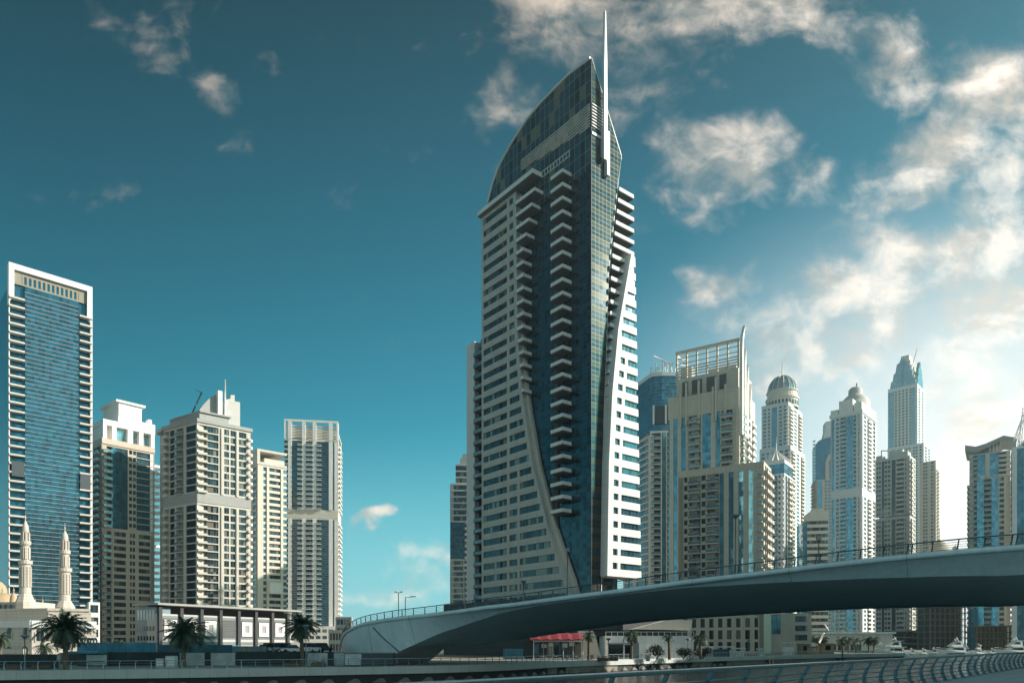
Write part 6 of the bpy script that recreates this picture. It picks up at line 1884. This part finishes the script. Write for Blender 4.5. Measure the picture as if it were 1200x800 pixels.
# ------------------------------------------------------------------ under the bridge: café and pavilion
Y = 166; x0, x1 = px(625, Y), px(682, Y); w = x1 - x0
t = simple('cafe', 'glazed café under a red cloth canopy beneath the bridge', 'café', x0, Y, 0, [
    ('rear_wall', METAL_D, bx((-2, w, 5, 5.4, 0, 5))), ('floor', W_GREY, bx((-2, w, -2, 5, 0, .15))),
    ('light_strip', METAL_W, bx((.3, w - .3, 1.0, 1.2, 4.0, 4.3)))])
mb = MB(); n = 14
rows = [[Vector((w * i / n, y, z + .10 * math.sin(i * 2.1))) for y, z in ((-2.2, 4.35), (-2.2, 4.55), (-.4, 5.7), (3.0, 6.0), (5, 5.9))] for i in range(-1, n + 1)]
mb.grid(rows, smooth=False); mb.build('canopy', RED_M, t)
for k in range(6):
    mb = MB(); u = w * k / 5; mb.tube([(u, -2.0, 0), (u, -2.0, 4.4)], .09, 6); mb.build('canopy_post', METAL_W if k in (0,) else METAL_G, t)
for k in range(7):
    if k in (1, 5): continue
    mb = MB(); mb.box(IDENT, w * k / 7 + .1, w * (k + 1) / 7 - .1, -1.2, -1.1, .2, 3.9); mb.build('window', WIN_D, t)
for k, z in ((1, 2.6), (2, 2.9), (4, 2.7), (5, 3.0)):
    mb = MB(); mb.box(IDENT, w * k / 7 + .3, w * k / 7 + 1.5, -.9, -.8, z, z + .9); mb.build('menu_board', SCREEN_M, t)
mb = MB()
for k in range(6): mb.lathe(w * (.60 + .065 * k), -2.0, [(0, 4.9), (.16, 5.0), (0, 5.1)], 6)
# tables and chairs on the terrace
def cafe_table(x, y, lab):
    t = thing('cafe_table', lab, 'table', (x, y, .02), 0, 'café tables and chairs')
    mb = MB(); mb.lathe(0, 0, [(0, .70), (.42, .70), (.42, .74), (0, .74)], 12); mb.build('table_top', METAL_W, t)
    mb = MB(); mb.tube([(0, 0, 0), (0, 0, .7)], .05, 6); mb.lathe(0, 0, [(.28, 0), (.28, .04), (0, .05)], 10); mb.build('leg', METAL_D, t)
def cafe_chair(x, y, rz, lab):
    t = thing('cafe_chair', lab, 'chair', (x, y, .02), rz, 'café tables and chairs')
    mb = MB(); mb.box(IDENT, -.22, .22, -.22, .22, .43, .47); mb.build('seat', METAL_W, t)
    mb = MB(); mb.box(IDENT, -.22, .22, -.22, -.18, .5, .9); mb.build('backrest', METAL_W, t)
    for a in (-.19, .19):
        for b in (-.19, .19):
            mb = MB(); mb.tube([(a, b, 0), (a, b, .43)], .02, 4); mb.build('leg', METAL_D, t)
for k, (c, yy) in enumerate(((636, 158), (651, 159), (664, 158), (674, 160))):
    wd = ('leftmost', 'second from the left', 'second from the right', 'rightmost')[k]
    cafe_table(px(c, yy), yy, f'small round café table before the red canopy, {wd}')
    for s in (-1, 1): cafe_chair(px(c, yy) + s * .8, yy, R(90 * s), f'café chair on the {"left" if s < 0 else "right"} of the {wd} table')

t = thing('slanted_wall', 'white wall with a slanting edge between the café and the pavilion', 'wall', (px(683, 172), 172, 0))
mb = MB(); q = 172 / F0; mb.prism(IDENT, [(-1, 0), (21 * q, 0), (14.5 * q, 5.4), (12 * q, 6.6), (-1, 6.6)], -3, 0); mb.build('wall', W_CREAM, t)
mb = MB()
for k in range(10): mb.box(IDENT, (14.8 + 6 * k / 10) * q, (15.4 + 6 * k / 10) * q, .003, .12, 5.2 - k * .52, 5.5 - k * .52)
mb.build('step_edge', METAL_W, t)
Y = 176; x0 = px(709.5, Y); q = Y / F0
P = lambda c: (c - 709.5) * q
t = thing('pavilion', 'white two storey waterfront pavilion with dark doors and a roof terrace, under the bridge', 'pavilion', (x0, Y, 0))
zt = pz(744.5, Y)
mb = MB()
mb.box(IDENT, P(709.5), P(713), -12, 0, 0, zt); mb.box(IDENT, P(713), P(742), -12, 0, 3.4, zt); mb.box(IDENT, P(749), P(813), -12, 0, 0, zt)
mb.build('wall', W_WHITE, t)
for a, b in ((714, 730.5), (732, 741)):
    mb = MB(); mb.box(IDENT, P(a), P(b), -1.4, -1.2, 0, 3.3); mb.build('door', BLACK_M, t)
mb = MB(); mb.box(IDENT, P(730.6), P(731.9), -.8, .1, 0, 3.4); mb.build('pillar', METAL_W, t)
mb = MB(); mb.box(IDENT, P(742), P(748.9), -4, -.3, 0, 3.6); mb.build('side_door', METAL_G, t)
mb = MB(); mb.box(IDENT, P(712), P(743), -1, .8, 3.397, 3.7); mb.build('door_canopy', METAL_G, t)
mb = MB(); mb.box(IDENT, P(709.5), P(813), .0, .12, zt + .9, zt + 1.0)
for k in range(16): mb.box(IDENT, P(709.7 + 103 * k / 15), P(710.2 + 103 * k / 15), .003, .11, zt, zt + .9)
mb.build('terrace_railing', METAL_W, t)
mb = MB(); mb.box(IDENT, P(700), P(812), -14, -5, zt, pz(737, Y)); mb.build('upper_glazing', BLACK_M, t)
mb = MB(); mb.prism(Face(0, 3.0, 0), [(P(744), pz(736.5, Y)), (P(812), pz(737.5, Y)), (P(814), pz(726, Y)), (P(785), pz(725.5, Y))], -9, 1.0); mb.build('roof_fascia', W_CREAM, t)
mb = MB()
for k in range(8): mb.box(IDENT, P(757 + k * 1.0), P(757.9 + k * 1.0), .2, 1.6, 0, 2.6 - k * .33)
mb.build('stair', METAL_W, t)
# dark stair tower between them
simple('stair_block', 'dark recessed stair block between the slanted wall and the pavilion', 'building', px(694, 190), 190, 0, [('wall', W_DARK, bx((0, 6.5, 0, 8, 0, 8.2))), ('door', METAL_D, bx((1.2, 2.6, -.05, -.003, 0, 2.4))), ('lintel', METAL_G, bx((.9, 2.9, -.12, -.003, 2.4, 2.6)))])
simple('service_wall', 'dark blue slatted gate beside the café under the bridge', 'gate', px(590, 164), 164, 0, [('panel', BLUE_M, bx(*[(.3 * k, .3 * k + .2, 0, .08, .1, 2.4) for k in range(15)])), ('frame', METAL_D, bx((-.1, 4.6, .08, .16, 2.2, 2.35), (-.1, 4.6, .08, .16, .2, .35)))])

# stalls, vans and stands to the right of the pavilion
def van(c, Y, lab, box=True):
    t = thing('delivery_van', lab, 'van', (px(c, Y), Y, 0))
    mb = MB(); mb.box(IDENT, -2.6, .9, -1.0, 1.0, .5, 2.9); mb.build('cargo_box', WHITE_M, t)
    mb = MB(); mb.prism(IDENT, [(.95, .45), (2.6, .45), (2.65, 1.2), (2.1, 2.1), (.95, 2.2)], -.95, .95); mb.build('cab', WHITE_M, t)
    mb = MB(); mb.prism(IDENT, [(1.4, 1.25), (2.3, 1.25), (2.0, 1.95), (1.4, 2.0)], -.97, .97); mb.build('window', BLACK_M, t)
    for x in (-1.7, 1.8):
        for y in (-.85, .85):
            w_ = MB(); w_.prism(Face(x, y, 0), [(.38 * math.cos(i * math.pi / 7), .38 + .38 * math.sin(i * math.pi / 7)) for i in range(14)], -.12, .12); w_.build('wheel', TYRE_M, t)
van(832, 205, 'white delivery van right of the pavilion')
def stall(c0, c1, Y, h, lab, roof_m, body_m, body=True):
    w_ = px(c1, Y) - px(c0, Y)
    pr = [('roof', roof_m, bx((-.2, w_ + .2, -.3, 2.6, h - .35, h)))]
    for k, (a, b) in enumerate(((0, 0), (w_ - .1, 0), (0, 2.3), (w_ - .1, 2.3))): pr.append(('post', METAL_W, bx((a, a + .1, b, b + .1, 0, h - .353))))
    if body: pr.append(('counter', body_m, bx((.15, w_ - .15, .15, 2.2, 0, h * .62))))
    return simple('market_stall', lab, 'stall', px(c0, Y), Y, 0, pr, 0, 'stalls on the promenade')
stall(843, 859.5, 208, 2.9, 'low stall with a long white roof right of the white van', METAL_W, W_CREAM)
stall(861, 873, 212, 2.4, 'white stall left of the pale lamp post', METAL_W, METAL_W)
stall(890, 896.5, 222, 2.2, 'small white stall right of the pale lamp post', METAL_W, SCREEN_M)
stall(919.5, 931, 226, 4.2, 'tall white cube kiosk left of the timber huts', METAL_W, METAL_W)
boards('dark blue printed boards right of the pavilion', 836, 855, 200, 760, plain_mat('dark_blue_board', (.02, .07, .10), .5, 0, .3, .6), posts=5)
def hut(c0, c1, Y, h, lab, m, sign=True):
    w_ = px(c1, Y) - px(c0, Y)
    return simple('timber_hut', lab, 'hut', px(c0, Y), Y, 0, [('wall', m, bx((0, w_, 0, 3, 0, h))), ('roof', METAL_D, bx((-.15, w_ + .15, -.2, 3.1, h, h + .15))), ('hatch', SCREEN_M if sign else BLACK_M, bx((w_ * .3, w_ * .72, -.04, -.003, h * .4, h * .85)))], 0, 'timber huts on the quay')
hut(950, 958.5, 236, 2.6, 'tan hut with a pale notice on its front', TAN_M)
hut(963, 977.5, 262, 3.6, 'wider tan hut behind the first palm of the five', TAN_M, False)
hut(938, 949, 250, 3.4, 'dark brown hut left of the tan hut with a notice', W_BROWN, False)
t = thing('derrick', 'white jointed derrick rising above the timber huts', 'derrick', (px(961, 300), 300, 0))
mb = MB(); mb.tube([(0, 0, 0), (0, 0, 4.5)], .35, 8); mb.build('post', METAL_W, t)
mb = MB(); mb.tube([(-.4, 0, 4.2), (1.6, 0, 8.0)], .42, 6); mb.tube([(1.6, 0, 8.0), (3.4, 0, 9.4), (1.8, 0, 11.8)], .34, 6); mb.build('arm', METAL_W, t)
simple('litter_bin', 'pale square bin on the promenade before the pavilion', 'bin', px(759.5, 146), 146, 0, [('body', SCREEN_M, bx((-.4, .4, 0, .8, .1, 1.15))), ('lid', METAL_W, bx((-.45, .45, -.05, .85, 1.15, 1.25))), ('foot', METAL_G, bx((-.3, .3, .1, .7, 0, .1)))])
# piles in the water
for c, Y, z, h, m, lab in ((798.3, 150, -2.2, 1.1, TAN_M, 'short pale mooring post standing in the water'), (902, 206, -2.2, 2.4, W_CREAM, 'pale mooring pile in the gap of the quay, left of two'), (906, 207, -2.2, 2.4, W_CREAM, 'pale mooring pile in the gap of the quay, right of two'), (987.3, 198, -2.2, 4.6, METAL_D, 'tall thin dark pile in front of the palms')):
    t = thing('mooring_post', lab, 'mooring post', (px(c, Y), Y, z), 0, 'mooring posts')
    mb = MB(); r_ = .2 if m is not METAL_D else .14
    mb.lathe(0, 0, [(r_, -2), (r_, h * .7), (r_ * 1.25, h * .72), (r_ * 1.25, h * .8), (r_, h * .82), (r_, h - .05), (r_ * .6, h), (0, h)], 12); mb.build('shaft', m, t)

# ------------------------------------------------------------------ yachts
def yacht(c0, c1, Y, label, tiers=2, rz=0.0, arch=True, name='yacht'):
    Lh = px(c1, Y) - px(c0, Y)
    t = thing(name, label, 'yacht', ((px(c0, Y) + px(c1, Y)) / 2, Y, -2.2), rz, 'boats moored across the basin')
    n = 12; fb = Lh * .11 + .45; bm_ = Lh * .13
    rows = []
    for i in range(n + 1):
        f = i / n; x = -Lh / 2 + Lh * f            # bow at -x
        wd = bm_ * min(1, (f / .42) ** .62) if f > 0 else 0.02
        sh = fb * (1.55 - .75 * min(1, f * 1.25)); rake = (1 - f) ** 3 * Lh * .02
        rows.append([Vector((x + rake + Lh * .10 * (1 - f) ** 2, -wd * .45, -.3)), Vector((x + Lh * .04 * (1 - f) ** 2, -wd * .86, sh * .45)), Vector((x, -wd, sh)), Vector((x, 0, sh + .08)), Vector((x, wd, sh)), Vector((x + Lh * .04 * (1 - f) ** 2, wd * .86, sh * .45)), Vector((x + rake + Lh * .10 * (1 - f) ** 2, wd * .45, -.3))])
    mb = MB(); mb.grid([list(reversed(r)) for r in rows], smooth=False); e = rows[-1]; mb.quad(e); mb.build('hull', WHITE_M, t)
    mb = MB(); mb.box(IDENT, -Lh * .22, Lh * .30, -bm_ * .99 - .01, bm_ * .99 + .01, fb * .48, fb * .66); mb.build('hull_window', BLACK_M, t)
    z = fb * .9; a, b = -Lh * .24, Lh * .36; wv = bm_ * .80
    for k in range(tiers):
        h = 1.7 + .05 * Lh
        mb = MB(); mb.prism(IDENT, [(a, z), (b, z), (b - .4, z + h), (a + h * 1.7, z + h)], -wv, wv); sup = mb.build('superstructure', WHITE_M, t)
        mb = MB(); mb.prism(IDENT, [(a + h * .75, z + h * .36), (b - Lh * .07, z + h * .36), (b - Lh * .09, z + h * .78), (a + h * 1.42, z + h * .78)], -wv - .03, wv + .03); mb.build('window', BLACK_M, sup)
        mb = MB(); mb.box(IDENT, a + h * 1.3, b + Lh * .06, -wv * 1.08, wv * 1.08, z + h, z + h + .16); mb.build('deck_roof', WHITE_M, t)
        z += h + .163; a += Lh * .11; b -= Lh * .08; wv *= .86
    if arch:
        mb = MB(); xm = (a + b) / 2 + Lh * .04
        for s in (-1, 1): mb.tube([(xm + Lh * .03, s * wv * .8, z), (xm - Lh * .02, s * wv * .7, z + Lh * .055)], .16, 5)
        mb.box(IDENT, xm - Lh * .035, xm + Lh * .005, -wv * .75, wv * .75, z + Lh * .05, z + Lh * .062); mb.build('radar_arch', WHITE_M, t)
        mb = MB(); mb.tube([(xm, 0, z + Lh * .055), (xm, 0, z + Lh * .14)], .07, 4); mb.lathe(xm + .5, .4, [(0, z + Lh * .062), (.4, z + Lh * .07), (.4, z + Lh * .085), (0, z + Lh * .095)], 8); mb.build('mast', METAL_W, t)
    mb = MB()
    for s in (-1, 1):
        pts = [Vector((r_[2].x, s * abs(r_[2].y) * .96, r_[2].z + .75)) for r_ in rows[:8]]
        mb.tube(pts, .045, 4)
        for p in pts: mb.tube([p, p - Vector((0, 0, .75))], .03, 3)
    mb.build('bow_rail', METAL_W, t)
    return t
yacht(1022, 1064, 318, 'long white motor yacht moored behind the end of the quay', 2, R(4))
yacht(1059, 1073, 380, 'small white cruiser right of the quay end', 1, 0)
yacht(1072, 1087, 372, 'small cruiser with a pale blue hull side, third boat from the left', 1, R(8))
yacht(1083, 1100, 385, 'low white cruiser under the bow of the big white yacht', 1, R(-5))
yacht(1096, 1136, 352, 'big white yacht with a long raked bow, in the middle of the moored boats', 2, R(6))
yacht(1126, 1142, 392, 'white flybridge boat behind the stern of the big yacht', 2, R(170))
yacht(1137, 1152, 378, 'white boat with a dark gap under its deck, right of the middle', 2, R(12))
yacht(1153, 1168, 380, 'small white boat with a tall mast left of the rightmost yacht', 1, R(5))
yacht(1164, 1206, 345, 'large white yacht cut by the right photo edge', 2, R(5))
yacht(1040, 1058, 395, 'white cruiser half hidden behind the long yacht by the quay', 2, R(-8))
for c, lab in ((1095, 'blue banner on a pole behind the small cruisers'), (1106, 'blue banner on a pole behind the big white yacht')):
    simple('banner', lab, 'banner', px(c, 440), 440, -.01, [('pole', METAL_W, bx((-.08, .08, 0, .12, 0, 5.2))), ('flag', BLUE_M, bx((.083, 1.3, .02, .06, 1.8, 5.1)))], 0, 'banners on the far quay')
